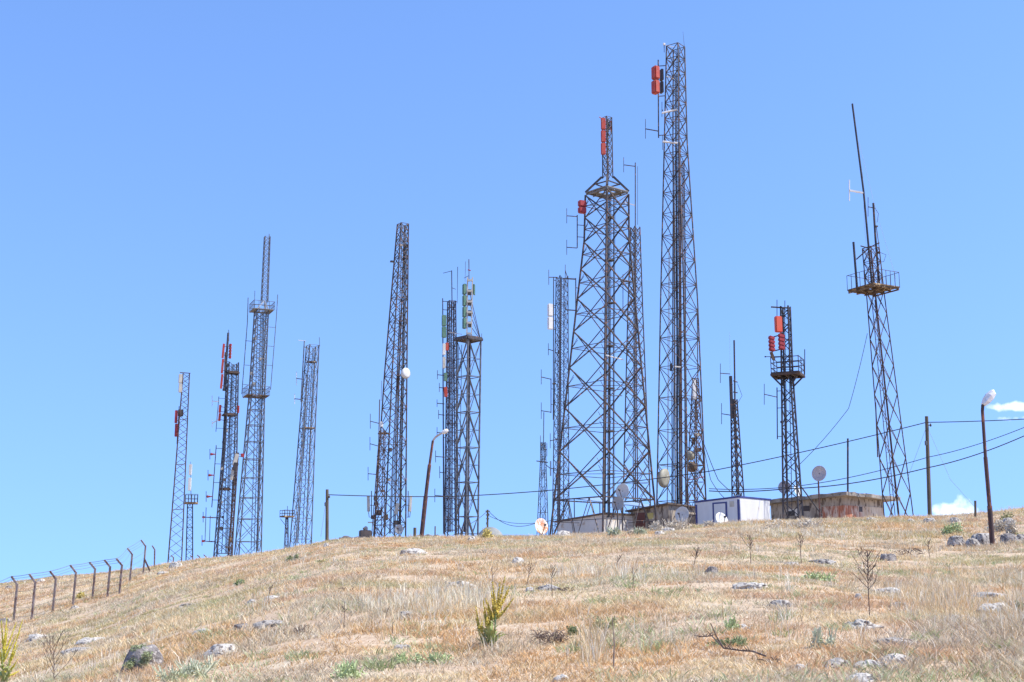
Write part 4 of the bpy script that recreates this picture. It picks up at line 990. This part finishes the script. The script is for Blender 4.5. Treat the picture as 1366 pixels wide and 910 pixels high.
t.panel(801.5,157,808,207,3,'red',yaw=.15,dy=-.6,label='tall red panel antenna',bracket=True,arm_to=at(810,180,106)); t.panel(814,161,817,176,1,'red',yaw=-.2,dy=.2,dpx=5,bracket=False); t.gear(811.5,168,4,11,'dark_box',dy=.2); t.pole([(799.5,156),(802,158)],.7,m='red')
t.panel(770.5,267.5,782.5,285,2,'crimson',yaw=.4,dy=-.3,dpx=7,label='red box antenna beside the deck')
for (x, y0, y1, ys, ex) in ((770,287,331,(288,330),756),(768,371,414,(372,413),754)):
    t.pole([(x,y0),(x,y1)],.75,arms=(.3,.66)); [t.dipole(ex,y,10,x,y+1) for y in ys]
t.pole([(808,474),(832,480)],.9,m='white',dy=-1); t.pole([(804,528),(830,528)],.6,m='steel_galv',dy=-1); t.done()
# --- 9b slim tower behind
t = Tower('lattice_tower', "slim tower topped by a bare pole, just behind the widest tower's right leg", 122, [(303,841.5,853.5),(420,837.5,857.5),(690,831,868)], 35, 1.3, .75, 'steel_mid')
t.brace(n=24, style='X', hor='every2'); t.pole([(847.5,217),(847.5,310)],.75); t.pole([(850.5,222),(850.5,300)],.3); t.dipole(832,220,10,847,222); t.dipole(833,270,2,847,274,boom='white'); t.cables(846,304,845,688,2,.6,1.4); t.gear(846,340,4,4); t.gear(830,375,4,2); t.pole([(831,366),(831,418)],.5,arms=(.2,.9)); t.gear(838,425,4,5,'beige'); t.done()
# --- 10 the tallest
t = Tower('lattice_tower', 'tallest tower of all, with a pair of red panels hung left of its top', 108, [(62,889,913.5),(190,886,917),(400,881,931),(657,876,942)], 52, 1.45, .85, 'steel_mid')
t.brace(n=21, style='X', hor='node', br=t.br*1.1); t.plan_brace(t.nodes(t.o.z,t.lv[-1][0],21)[2:-1:2])
t.ladder(904,66,905,688,4,.2,'steel_dark'); t.cables(903,100,906,688,5,.8,1.5,-.2); t.cables(899,215,897,688,3,.75,1.6,.3,m='steel_rust'); t.cables(911,215,916,688,3,1.0,1.8,.2,m='steel_rust'); t.cables(906,190,909,688,2,1.3,2.2,-.3,m='steel_rust'); t.cables(901,240,902,688,2,.9,2.4,.4,m='beige'); t.cables(893,330,890,688,2,.6,1.6,m='beige')
t.pole([(878,80),(878.5,184)],.9,arms=(.08,.47,.97)); t.panel(869,88,880,126,2,'red',yaw=.55,dy=-.4,dpx=10,label='red panel antenna on the side pole',bracket=False); t.panel(880,92,885,125,2,'dark_box',yaw=.3,dy=.2,dpx=7,bracket=False,name='panel_back')
t.dipole(861,172,13,878,175,brp=.6); t.pole([(883,151),(903,146)],1.4,m='white',dy=-.8,name='white_boom'); t.pole([(884,189),(904,191)],1.4,m='white',dy=-.8,name='white_boom'); t.dipole(883,146,10,884,148); t.dipole(884,190,10,886,190)
t.pole([(886,60),(900,63)],.4,m='white'); t.gear(886,59,3,3,'white'); t.dipole(886,64,6,886,61); t.pole([(913,63),(911,42)],.3,r2=.15); t.pole([(889,102),(902,106)],.6,m='white'); t.pole([(895,485),(895,495)],1.5,m='steel_blue'); t.pole([(900,489),(908,490)],.9,m='white',dy=-1)
t.drum(885.5,638,12.5,(.85,-.6,-.1),'dish_tan',.22,dy=-2.2,label='large round dish with tan stained face'); t.gear(882,632,7,5,'dark_box'); t.done()
# --- 10b rusty mast behind
t = Tower('lattice_mast', "dense rusty mast with brown drum dishes, behind the tallest tower's right leg", 119, [(505,924,931.5),(668,916,941)], 30, 1.1, .75, 'steel_rust')
t.brace(n=13, style='X'); t.pole([(930,412),(931,506)],.7); t.cables(929,510,927,665,2,.8,2); t.panel(923.5,506,928.5,534,1,'white',dy=-.4,yaw=.2); t.gear(929,555,4,10,'dark_box'); t.drum(921,608,6,(-.8,-.6,0),'dish_tan',.6); t.drum(923,623,7,(-.8,-.6,0),'deck_rust',.5); t.gear(930,580,8,4,'beige'); t.gear(931,600,7,5,'steel_rust'); t.gear(925,588,4,9,'deck_rust'); t.pole([(920,640),(940,636)],.6,m='crimson'); t.done()
# --- 11 thin dark mast above the cabin
t = Tower('lattice_mast', 'thin dark mast with a tall pole and two left dipoles, rising behind the white cabin', 110, [(533,975,983),(662,977,992)], 26, 1.5, .85, 'steel_dark')
t.brace(n=15, style='X', hor=None); t.pole([(979.3,454),(980,500),(981,600)],1.15); t.cables(981,540,985,660,2,.9,1.2,m='steel_dark'); t.panel(973.5,500,977.5,560,1,'steel_dark',dy=-.2,name='pole_antenna',dpx=3); t.dipole(961,498,13,974,499); t.dipole(962.5,552,14,975,554); t.pole([(978,508),(984,510)],.8); t.pole([(978,523),(984,524)],.8); t.pole([(984,512),(990,528),(984,538)],.3,m='cable'); t.pole([(973.5,443),(974,498)],.2,m='alu'); t.done()
# --- 12 black tower with railed deck
t = Tower('lattice_tower', 'black tower with a railed deck and orange and crimson panels, before the bunker', 98, [(409,1041,1054.5),(497,1042,1058),(690,1044,1072)], 62, 1.9, 1.25, 'steel_black')
t.brace(n=22, style='Z', hor=None); t.ladder(1049,412,1054,688,5,.2); t.platform(500,1027,1075,'deck_black',rail=22,rails=3,posts=1,theta=66,thick=.2,railm='steel_black'); t.pole([(1073.5,500),(1073.5,466)],.6)
mb = t.mb(); [mb.bar(t.corner(i,t.zpx(515)), t.p(x,501,d), .12) for i, x, d in ((0,1063,-.8),(1,1073,0),(3,1029,0),(2,1040,.9))]; t.part('deck_strut', mb, 'steel_black')
t.pole([(1028.5,409.5),(1054,411)],1.1); t.pole([(1036.5,400),(1036.5,432)],.5); t.pole([(1047,401),(1047,412)],.5)
t.panel(1033,421.5,1043.5,444,1,'red_orange',yaw=.25,dy=-.5,label='orange panel antenna'); t.panel(1025,448,1034,469,1,'crimson',ribs=4,yaw=.3,dy=-.7,label='crimson ribbed antenna',bracket=False); t.panel(1038,445,1047,467,1,'crimson',ribs=4,yaw=.2,dy=-.5,label='crimson ribbed antenna'); t.pole([(1030,450),(1044,446)],.8); t.pole([(1033,468),(1046,465)],.8)
t.panel(1028.5,469,1032.5,481,1,'deck_rust',lean=4,dy=-.6,bracket=False); t.gear(1021,476,2,1.6,'dark_box')
t.dipole(1019.5,526,14,1037,530); t.pole([(1036.5,517),(1037,586)],.75,arms=(.07,.4,.95)); t.pole([(1062,640),(1097,688)],.9); t.gear(1042,563,2,3); t.done()
# --- 13 leaning right tower
t = Tower('lattice_tower', 'rightmost rusty tower with a railed deck and a very tall bare pole leaning left', 100, [(331,1151,1172),(395,1157,1179),(690,1181,1217)], 30, 1.3, .8, 'steel_rust')
zd = t.zpx(388); t.brace(None, zd, 8, 'X', hor=None); t.brace(zd, None, 3, 'X')
t.platform(386,1133,1197.5,'deck_rust',rail=21,rails=1,posts=5,theta=29,hole=True,railm='steel_rust',thick=.2)
t.pole([(1137,138.5),(1152,255),(1164,388)],1.35,m='steel_black',label='tall bare pole',r2=1.5); t.pole([(1165,271),(1168,320),(1173,378)],1.5,m='steel_dark'); t.pole([(1138.5,323),(1143.5,386)],1.6,m='steel_black'); t.pole([(1142.5,346),(1158,332)],.9,m='steel_dark')
t.pole([(1148,328),(1158,331),(1173,324)],.9,m='steel_dark'); t.dipole(1133,254,14,1152,257.5,m='white',boom='white',brp=1.1,rpx=.8); t.dipole(1158,276,13,1168,278); t.pole([(1168,279),(1172,285),(1170,297)],.3,m='cable'); t.pole([(1172,336),(1182,340),(1179,349),(1171,350)],.35,m='cable')
t.pole([(1151,230),(1153,300),(1156,335)],.2,m='alu'); t.pole([(1146,190),(1167,275),(1196,374)],.2,m='alu',name='guy_wire'); t.gear(1172,337,4,3); t.gear(1169,302,4,2); t.pole([(1168,537),(1171,610)],.9,arms=(.15,.8)); t.ladder(1165,400,1192,688,4,.3); t.done()

# ------------------------------------------------------------------ buildings on the plateau
def hut(name, label, cat, Y, f, l, r, Yl, Yr_, wallm, roofm, rise=.12, over=.15, rightm=None, rough=False):
    """front corner f=(px,py of its top edge), left and right corners the same; walls run down to the ground"""
    Fp, Lp, Rp = at(*f, Y), at(*l, Yl), at(*r, Yr_); Bp = Lp+Rp-Fp
    zb = min(g(p_.x,p_.y) for p_ in (Fp,Lp,Rp,Bp))-.3; o = Vector((Fp.x, Fp.y, zb))
    root = thing(name, label, cat, o)
    fl = lambda p_, z=None: Vector((p_.x, p_.y, zb if z is None else z))
    def wallslab(a, b_, m, nm='wall'):
        n = (b_-a).cross(Vector((0,0,1))); n.z = 0; n.normalize(); n *= .12
        mb = MB(o); mb.prism([fl(a),fl(b_),fl(b_+n),fl(a+n)], [a,b_,b_+n,a+n]); return mb.build(nm, M[m], root)
    # inward normal: a->b ordered so that n points inside
    wallslab(Fp, Lp, wallm) if (Lp-Fp).cross(Vector((0,0,1))).dot(Rp-Fp) > 0 else wallslab(Lp, Fp, wallm)
    cen = (Lp+Rp)/2
    def inwall(a, b_, m):
        n = (b_-a).cross(Vector((0,0,1)))
        if n.dot(cen-a) < 0: a, b_ = b_, a
        d = (b_-a).normalized()*.125
        wallslab(a+d, b_-d, m)
    inwall(Fp, Rp, rightm or wallm); inwall(Lp, Bp, wallm); inwall(Rp, Bp, wallm)
    mb = MB(o); q = []
    for p_ in (Fp,Rp,Bp,Lp):
        d = (p_-cen); d.z = 0; q.append(p_+d.normalized()*over*1.6+Vector((0,0,.004)))
    if rough:   # weathered slab: broken, uneven edges
        q2 = []
        for a, b_ in zip(q, q[1:]+q[:1]):
            for k_ in range(14): q2.append(a.lerp(b_, k_/14)+Vector((random.gauss(0,.05),random.gauss(0,.05),random.gauss(0,.015))))
        mb.prism(q2, [v+Vector((random.gauss(0,.04),random.gauss(0,.04),rise*random.uniform(.8,1.1))) for v in q2])
    else: mb.prism(q, [v+Vector((0,0,rise)) for v in q])
    roof = mb.build('roof', M[roofm], root)
    ul = (Lp-Fp); ur = (Rp-Fp)
    def onface(side, t0, t1, z0, z1, m, nm, proud=.03, parent=None, thick=.05):
        d = ul if side == 'l' else ur; n = Vector((d.y,-d.x,0)).normalized()
        if n.dot(cen-Fp) > 0: n = -n
        a = Fp+Vector((d.x,d.y,0))*t0; b_ = Fp+Vector((d.x,d.y,0))*t1; pts = [a+n*proud, b_+n*proud, b_+n*(proud-thick), a+n*(proud-thick)]
        mb = MB(o); mb.prism([fl(p_,z0) for p_ in pts], [fl(p_,z1) for p_ in pts]); return mb.build(nm, M[m], parent or root)
    return root, o, Fp, Lp, Rp, zb, onface, roof
# pale shed under the wide tower
root, o, Fp, Lp, Rp, zb, on, roof = hut('shed', 'low pale walled shed between the legs of the widest tower', 'shed', 106.5, (806,686), (744,697), (846,688), 110, 108.6, 'pale_wall', 'roof_dark', .14, .18)
# plaster hut with a brown door
root, o, Fp, Lp, Rp, zb, on, roof = hut('plaster_hut', 'stained plaster hut with a brown door and a yellow sign', 'hut', 106.2, (892,673), (841,683), (957,681), 108.6, 110.2, 'plaster', 'roof_dark', .12, .3)
zf = at(868,706,107).z; d = on('l', .62, .86, zb, at(855,683.5,107.5).z, 'door_brown', 'door', .02); on('l',.645,.655,at(855,698,107.5).z,at(855,694,107.5).z,'alu','handle',.06,d)
on('l', .40, .55, at(866,692,107).z, at(866,684,107).z, 'yellow', 'sign', .02); on('l',.57,.60,at(866,690,107).z,at(866,686,107).z,'dark_box','meter_box',.06)
on('r', .40, .60, at(925,699,108).z, at(920,686,108).z, 'dark_box', 'window', .012)
# white cabin
root, o, Fp, Lp, Rp, zb, on, roof = hut('site_cabin', 'white prefabricated cabin with navy edging and a door', 'cabin', 99.5, (985,664), (928,671), (1028,668), 103.2, 102.3, 'container', 'blue_trim', .14, .03)
tz = Fp.z-.12
on('l', -.012,.03, zb, tz-.01, 'blue_trim','edge_trim',.015); on('l', .965,1.008, zb, Lp.z-.15,'blue_trim','edge_trim',.015); on('r',.0,.03,zb,tz-.06,'blue_trim','edge_trim',.015)
za = at(960,670.5,101.5).z
fr = on('l',.26,.60,zb,za,'blue_trim','door_frame',.022); on('l',.30,.56,zb,za-.12,'container','door',.034); on('l',.31,.325,zb+1.2,zb+1.45,'alu','handle',.07)
on('l',.10,.20,at(979,676,100).z,at(979,668.5,100).z,'beige','vent',.03)
# bunker
root, o, Fp, Lp, Rp, zb, on, roof = hut('bunker', 'old concrete bunker with a thick slab roof and rust stained peeling walls', 'bunker', 101, (1124,662), (1028,673), (1180,668.5), 107, 104.6, 'plaster', 'concrete', .30, .75, rough=True)
on('l',-.005,.28,zb,at(1110,675.5,102).z,'rust_panel','stained_wall',.03); on('r',.02,.45,zb,at(1135,675,102).z,'rust_panel','stained_wall',.03); on('r',.455,.96,zb,at(1160,676.5,103.5).z,'cream_panel','peeling_wall',.03)
on('l',.45,.56,at(1075,682,104).z,at(1075,675,104).z,'dark_box','window',.015); on('l',.62,.78,at(1058,688,105).z,at(1058,679,105).z,'pale_wall','window_arch',.012); on('l',.655,.745,at(1058,688,105).z,at(1058,681.5,105).z,'dark_box','opening',.02); on('r',.36,.44,at(1145,683,102.5).z,at(1145,676,102.5).z,'dark_box','window',.045)
mb = MB(o); mb.tube([at(1131,662,102.5), at(1131,585,102.5)], .075, 7); mb.build('roof_pole', M['steel_dark'], root)
# blue sheet canopy behind the wide tower
q = [at(766,666,112), at(866,678,112), at(866,674.5,116), at(800,664,116)]; o = Vector((q[0].x, 112, g(q[0].x,112))); root = thing('canopy', 'pale blue sheet canopy behind the legs of the widest tower', 'canopy', o)
mb = MB(o); mb.prism(q, [v+Vector((0,0,.08)) for v in q]); mb.build('sheet', M['blue_sheet'], root)
for v in q: mb = MB(o); mb.bar(Vector((v.x,v.y,g(v.x,v.y)-.1)), v, .08); mb.build('post', M['steel_dark'], root)
# low rubble walls on the crest
def low_wall(x0, x1, y, Y, hpx, m, label):
    a, b_ = at(x0,y,Y), at(x1,y,Y); o = Vector(((a.x+b_.x)/2, Y, g((a.x+b_.x)/2,Y))); mb = MB(o); n = 10; top = []; bot = []
    for i in range(n+1):
        p_ = a.lerp(b_, i/n); top.append(p_+Vector((0,0,random.uniform(-.12,.05)))); 
    for u_, v_ in zip(top[:-1], top[1:]):
        zz = min(g(u_.x,Y),g(v_.x,Y))-.2
        mb.prism([Vector((u_.x,Y,zz)),Vector((v_.x,Y,zz)),Vector((v_.x,Y+.5,zz)),Vector((u_.x,Y+.5,zz))],[u_,v_,v_+Vector((0,.5,0)),u_+Vector((0,.5,0))])
    return tag(mb.build('low_wall', M[m], None), label, 'wall')
low_wall(452,486,715.5,100,4,'concrete','low dark broken wall on the crest left of the tower with the white dish'); low_wall(556,590,713,100,4,'concrete','low broken wall on the crest right of the leaning lamp foot')
b = MB(at(487,714,104)); b.box(at(487,715,104),(.9,.8,.9),.3,bevel=.05); tag(b.build('equipment_box',M['dark_box']),'dark box on the crest at the foot of the tower with the white dish','box')

# ------------------------------------------------------------------ dishes on the ground or on their own poles
def ground_dish(px, py, r, Y, axis, m, label, ell=1.0, pole_to=None, mount='steel_mid', feed=True):
    c = at(px,py,Y); k = Y/F; rr = r*k; gx = g(c.x, Y+.3); o = Vector((c.x, Y+.3, gx)); root = thing('satellite_dish', label, 'satellite dish', o); ax = Vector(axis).normalized()
    mb = MB(o); dish_mesh(mb, c, rr, ax, .2); mb.build('reflector', M[m], root)
    mb = MB(o); back = c-ax*rr*.24; mb.tube([Vector((c.x,Y+.3,gx-.2)), Vector((c.x,Y+.3,c.z))], .06 if r > 8 else .045, 7); mb.bar(Vector((c.x,Y+.3,c.z)), back, .1); mb.build('mount', M[mount], root)
    if feed:
        mb = MB(o); f = c+ax*rr*.75; lo = c+(Vector((0,0,-1))-ax*ax.dot(Vector((0,0,-1)))).normalized()*rr*.98
        mb.bar(lo, f, .045); mb.lathe(f, -ax, [(.001,-.12),(.07,-.1),(.09,.05),(.001,.06)], 10); mb.build('feed_arm', M['steel_mid'], root)
ground_dish(722.5,702,10.5,101,(.7,-1,.2),'dish_rust','rust stained white dish left of the widest tower', mount='steel_galv')
ground_dish(830,655,10,103,(-.7,-1,.15),'dish_white','upper of the two pale dishes between the legs of the widest tower', mount='steel_mid')
ground_dish(824,671.5,9.5,102.4,(-.8,-1,.2),'dish_grey','lower of the two pale dishes between the legs of the widest tower')
ground_dish(909.5,686.5,10.5,103.5,(-.8,-1,.15),'dish_white','pale grey dish against the right wall of the plaster hut')
ground_dish(963,692.5,9.5,96.5,(.55,-1,.45),'dish_white','bright white dish leaning before the white cabin')
ground_dish(1092.5,631.5,10.3,93.5,(-.8,-1,.12),'mesh_dish','mottled grey dish on a tall pole before the bunker', mount='lamp_rust', feed=False)
ground_dish(1046.5,650,8.5,112,(-.5,-1,.1),'mesh_dish','mottled dish half behind the black tower legs', feed=False)
ground_dish(1064,655,8,113,(.8,-.7,.3),'dish_white','white dish edge right behind the black tower legs', feed=False)
ground_dish(532,706,6,108,(-.3,-1,.2),'dish_grey','small grey dish at the foot of the tower with the white dish, right side'); ground_dish(487.5,706,4,108,(-.6,-1,.2),'dish_grey','smallest grey dish left of the foot of the tower with the white dish')
# grey dome
c = at(654,728,96); o = Vector((c.x,96,g(c.x,96))); rr = 20*96/F; b = MB(o); b.lathe(Vector((c.x,96,o.z-.2)), (0,0,1), [(rr*math.cos(a),max(0,(at(654,703,96).z-o.z+.2))*math.sin(a)) for a in [R(x) for x in range(0,90,9)]]+[(.001,at(654,703,96).z-o.z+.2)], 32)
M['dome'] = mat('grey_dome_shell', (.20,.21,.20), (.27,.27,.25), 1.2, .8); tag(b.build('dome', M['dome']), 'weathered grey dome on the crest behind the yellow broom bush', 'dome')

# ------------------------------------------------------------------ lamps and poles
def lamp(px, py, label, pts, headpts, arm, postm, r0=.085, r1=.05, headm='lamp_white', hl=1.0):
    p = ground_at(px, py); Y = p.y; root = thing('street_lamp', label, 'street lamp', p); mb = MB(p)
    P_ = [p-Vector((0,0,.3))]+[at(x,y,Y) for x,y in pts]; k0 = Y/F; n = len(P_)
    seg = [(0,1,r0),(1,2,r0*.8),(2,3,r1)]
    for i in range(n-1): mb.tube([P_[i],P_[i+1]], (r0,r0*.82,r1,r1)[min(i,3)], 9)
    mb.build('post', M[postm], root)
    if arm: mb = MB(p); mb.tube([at(x,y,Y) for x,y in arm], r1*.8, 7); mb.build('arm', M['lamp_pale'], root)
    a, b_ = at(*headpts[0],Y), at(*headpts[1],Y); d = (b_-a); L = d.length; mb = MB(p); d.normalize()
    mb.lathe(a, d, [(.03*hl,0),(.09*hl,L*.06),(.13*hl,L*.3),(.15*hl,L*.6),(.12*hl,L*.88),(.03*hl,L)], 10, False)
    if hl > 1.2:
        for i in range(len(mb.v)): mb.v[i] += Vector((mnoise.noise(mb.v[i]*9),mnoise.noise(mb.v[i]*9+Vector((5,0,0))),mnoise.noise(mb.v[i]*9+Vector((0,7,0)))))*.05
    mb.build('lamp_head', M[headm], root)
lamp(1324,730,'dark rusty street lamp with a white wrapped head near the right edge',[(1320,675),(1314.5,610),(1310.5,548),(1311,540)],[(1311,541),(1326,521)],None,'lamp_rust',.095,.062,hl=1.2001)
lamp(561.5,718,'leaning street lamp with a pale arm on the crest, left of centre',[(568,662),(573,620),(577.5,588)],[(589,578),(598,573.5)],[(577.5,588),(581,583),(589,578)],'lamp_rust',.13,.075,'white',.9)
def upole(px, py, top, Y, label, arms=None, r=.14):
    b_ = at(*top, Y); a = at(px,py,Y); a.z = g(a.x,Y)-.2; p = Vector((a.x,Y,a.z+.2)); root = thing('utility_pole', label, 'utility pole', p)
    mb = MB(p); mb.tube([a, a.lerp(b_,.5), b_], [r, r*.92, r*.8], 9); mb.build('pole', M['wood_pole'], root)
    for (x0,y0,x1,y1) in arms or []: mb = MB(p); mb.bar(at(x0,y0,Y-.12), at(x1,y1,Y-.12), .13); mb.build('crossarm', M['wood_pole'], root)
    mb = MB(p); q = b_-Vector((0,0,.6)); mb.lathe(q+Vector((.2,-.1,0)),(0,0,1),[(.02,-.1),(.06,-.08),(.07,.02),(.04,.08),(.02,.12)],8); mb.bar(q, q+Vector((.2,-.1,0)), .05); mb.build('insulator', M['dark_box'], root)
    mb = MB(p); mb.box(a.lerp(b_,.75)+Vector((-.12,-.1,0)),(.16,.14,.3),0,bevel=.02); mb.build('junction_box', M['steel_galv'], root)
upole(1240,690,(1236,555.5),84,'tall wooden utility pole right of the rightmost tower'); upole(436.5,723,(436.5,653),104,'short wooden utility pole left of centre beside the pale tower',r=.15); upole(650.5,720,(650.5,680),175,'small distant utility pole with crossarms above the grey dome',[(647.5,682,653.5,682),(648,687,653,687),(648.5,692,652.5,692)],r=.16)
p = ground_at(1301,692); mb = MB(p); q = at(1301,668,p.y); mb.tube([p-Vector((0,0,.2)),q],.06,6); tag(mb.build('fence_post',M['wood_pole']),'short lone post on the skyline left of the right street lamp','post')
for (x, y0, y1, lab) in ((540.5,716,702,'thin lone stake on the crest right of the leaning lamp'),(553.5,716,704,'dark stub post on the crest left of the leaning lamp')):
    a = at(x,y0,100); a.z = g(a.x,100)-.1; q = at(x+40 if 'thin' in lab else x,y1,100); a.x = q.x; mb = MB(a); mb.tube([a,q],.05 if 'thin' in lab else .12,6); tag(mb.build('stake',M['wood_pole']),lab,'post')

# ------------------------------------------------------------------ overhead cables
def cable(pts, label, rpx=.5, sag=0., m='cable', seg=14):
    P_ = [at(*q) for q in pts]; out = []
    for a, b_ in zip(P_[:-1], P_[1:]):
        for i in range(seg): s_ = i/seg; out.append(a.lerp(b_,s_)-Vector((0,0,sag*4*s_*(1-s_)*(b_-a).length)))
    out.append(P_[-1]); mb = MB(P_[0]); mb.tube(out, [rpx*p_.y/F for p_ in out], 5); return tag(mb.build('overhead_cable', M[m]), label, 'cable')
cable([(437,660,104),(600,662.5,105),(735,654,103),(945,629,100),(1236,563.5,84)],'long black cable from the left utility pole to the right utility pole top',.62,.006)
cable([(1236,563.5,84),(1420,556,70)],'black cable leaving the right utility pole toward the right edge',.6,.004)
cable([(946,655,112),(1050,652,104),(1238,624,83),(1420,556,62)],'lower of the two cables sweeping past the right lamp',.7,.014); cable([(946,652,112),(1050,650,104),(1238,610,83),(1420,547,62)],'upper of the two cables sweeping past the right lamp',.5,.012)
cable([(1157,445,99.5),(1132,545,98.5),(1062,624,98.5)],'slack cable swooping from the rightmost tower to the black tower',.4,.03)
cable([(939,592,108),(958,640,109),(980,660,109)],'slack cable from the tallest tower to the thin dark mast',.5,.03); cable([(937,588,108),(948,640,108),(966,664,104)],'steeper slack cable from the tallest tower to the white cabin',.45,.03)
cable([(652,682,174),(720,696,120),(742,700,108)],'lower cable from the distant pole to the pale shed',.4,.02); cable([(652,688,174),(742,693,108)],'upper cable from the distant pole to the widest tower',.35,.01); cable([(649,683,175),(600,708,160)],'cable falling left from the distant pole',.35,.03)
cable([(1238,572,84),(1268,640,80),(1300,676,78)],'thin guy wire falling right from the right utility pole',.2,.0,'wire'); cable([(1235,572,84),(1210,640,88)],'thin guy wire falling left from the right utility pole',.2,.0,'wire'); cable([(435,668,104),(428,716,103)],'thin wire falling from the left utility pole',.25,.0,'wire')

# ------------------------------------------------------------------ the fence on the left
fp = [(-28,842,788),(18,828,770),(42,827,767),(70,817,763),(97,808,755),(123,799,751),(143,797,748),(159,793,746),(173,776,732),(191,765,721)]
base = [ground_at(x,y) for x,y,_ in fp]
root = thing('fence', 'wire fence of rusty angled posts running up the left slope', 'fence', base[1]); o = root.location.copy(); tops = []; mids = []
for (x,y,ty), b_ in zip(fp, base):
    k = m_per_px(y, b_.y); H = (y-ty)*k; mb = MB(o); el = b_+Vector((.06,0,H*.83)); tip = el+Vector((-.32,0,H*.17)); mb.bar(b_-Vector((0,0,.2)), el, .095); pp = mb.build('post', M['post'], root)
    mb = MB(o); mb.bar(el-Vector((0,0,.04)), tip, .09); mb.build('post_arm', M['post'], pp); tops.append((el,tip)); mids.append(b_)
mb = MB(o); q = base[-1]; mb.bar(q+Vector((.55,.2,-.2)), tops[-1][0]-Vector((0,0,.9)), .1); mb.build('brace_post', M['steel_rust'], root)
def wire(f, r=.012):
    mb = MB(o); P_ = []
    for i in range(len(fp)):
        P_.append(f(i))
    out = []
    for a, b_ in zip(P_[:-1], P_[1:]):
        s0 = random.uniform(.004,.02)
        for j in range(5): s_ = j/5; out.append(a.lerp(b_,s_)-Vector((0,0,s0*4*s_*(1-s_)*(b_-a).length)))
    out.append(P_[-1]); mb.tube(out, r, 4); mb.build('wire', M['wire'], root)
wire(lambda i: tops[i][1], .013)
for f in (.35,.7): wire(lambda i, f=f: tops[i][0].lerp(tops[i][1], f), .009)
for f in (.12,.35,.58,.8): wire(lambda i, f=f: base[i].lerp(tops[i][0], f), .008)
# loose posts of an older fence on the crest
for i, (x, y0, y1, lab) in enumerate([(206,757,728,'lone bent fence post on the crest just right of the wire fence'),(231,752,741,'short bent post left of the foot of the leftmost tower'),(256.5,748,741,'short bent post between the feet of the two leftmost masts'),(266,747,740.5,'short bent post right of the short railed mast foot'),(274.5,745,740,'short bent post left of the dense red panelled tower foot')]):
    Yp = [92,112,114,116,118][i]; a = at(x,y0,Yp); a.z = g(a.x,Yp); e = at(x+.5,y1+5 if i == 0 else y1+2.5,Yp); tp = at(x-3,y1,Yp); mb = MB(a); mb.bar(a-Vector((0,0,.2)), e, .09); pr = tag(mb.build('fence_post', M['post']), lab, 'post'); mb = MB(a); mb.bar(e-Vector((0,0,.03)), tp, .085); mb.build('post_arm', M['post'], pr)
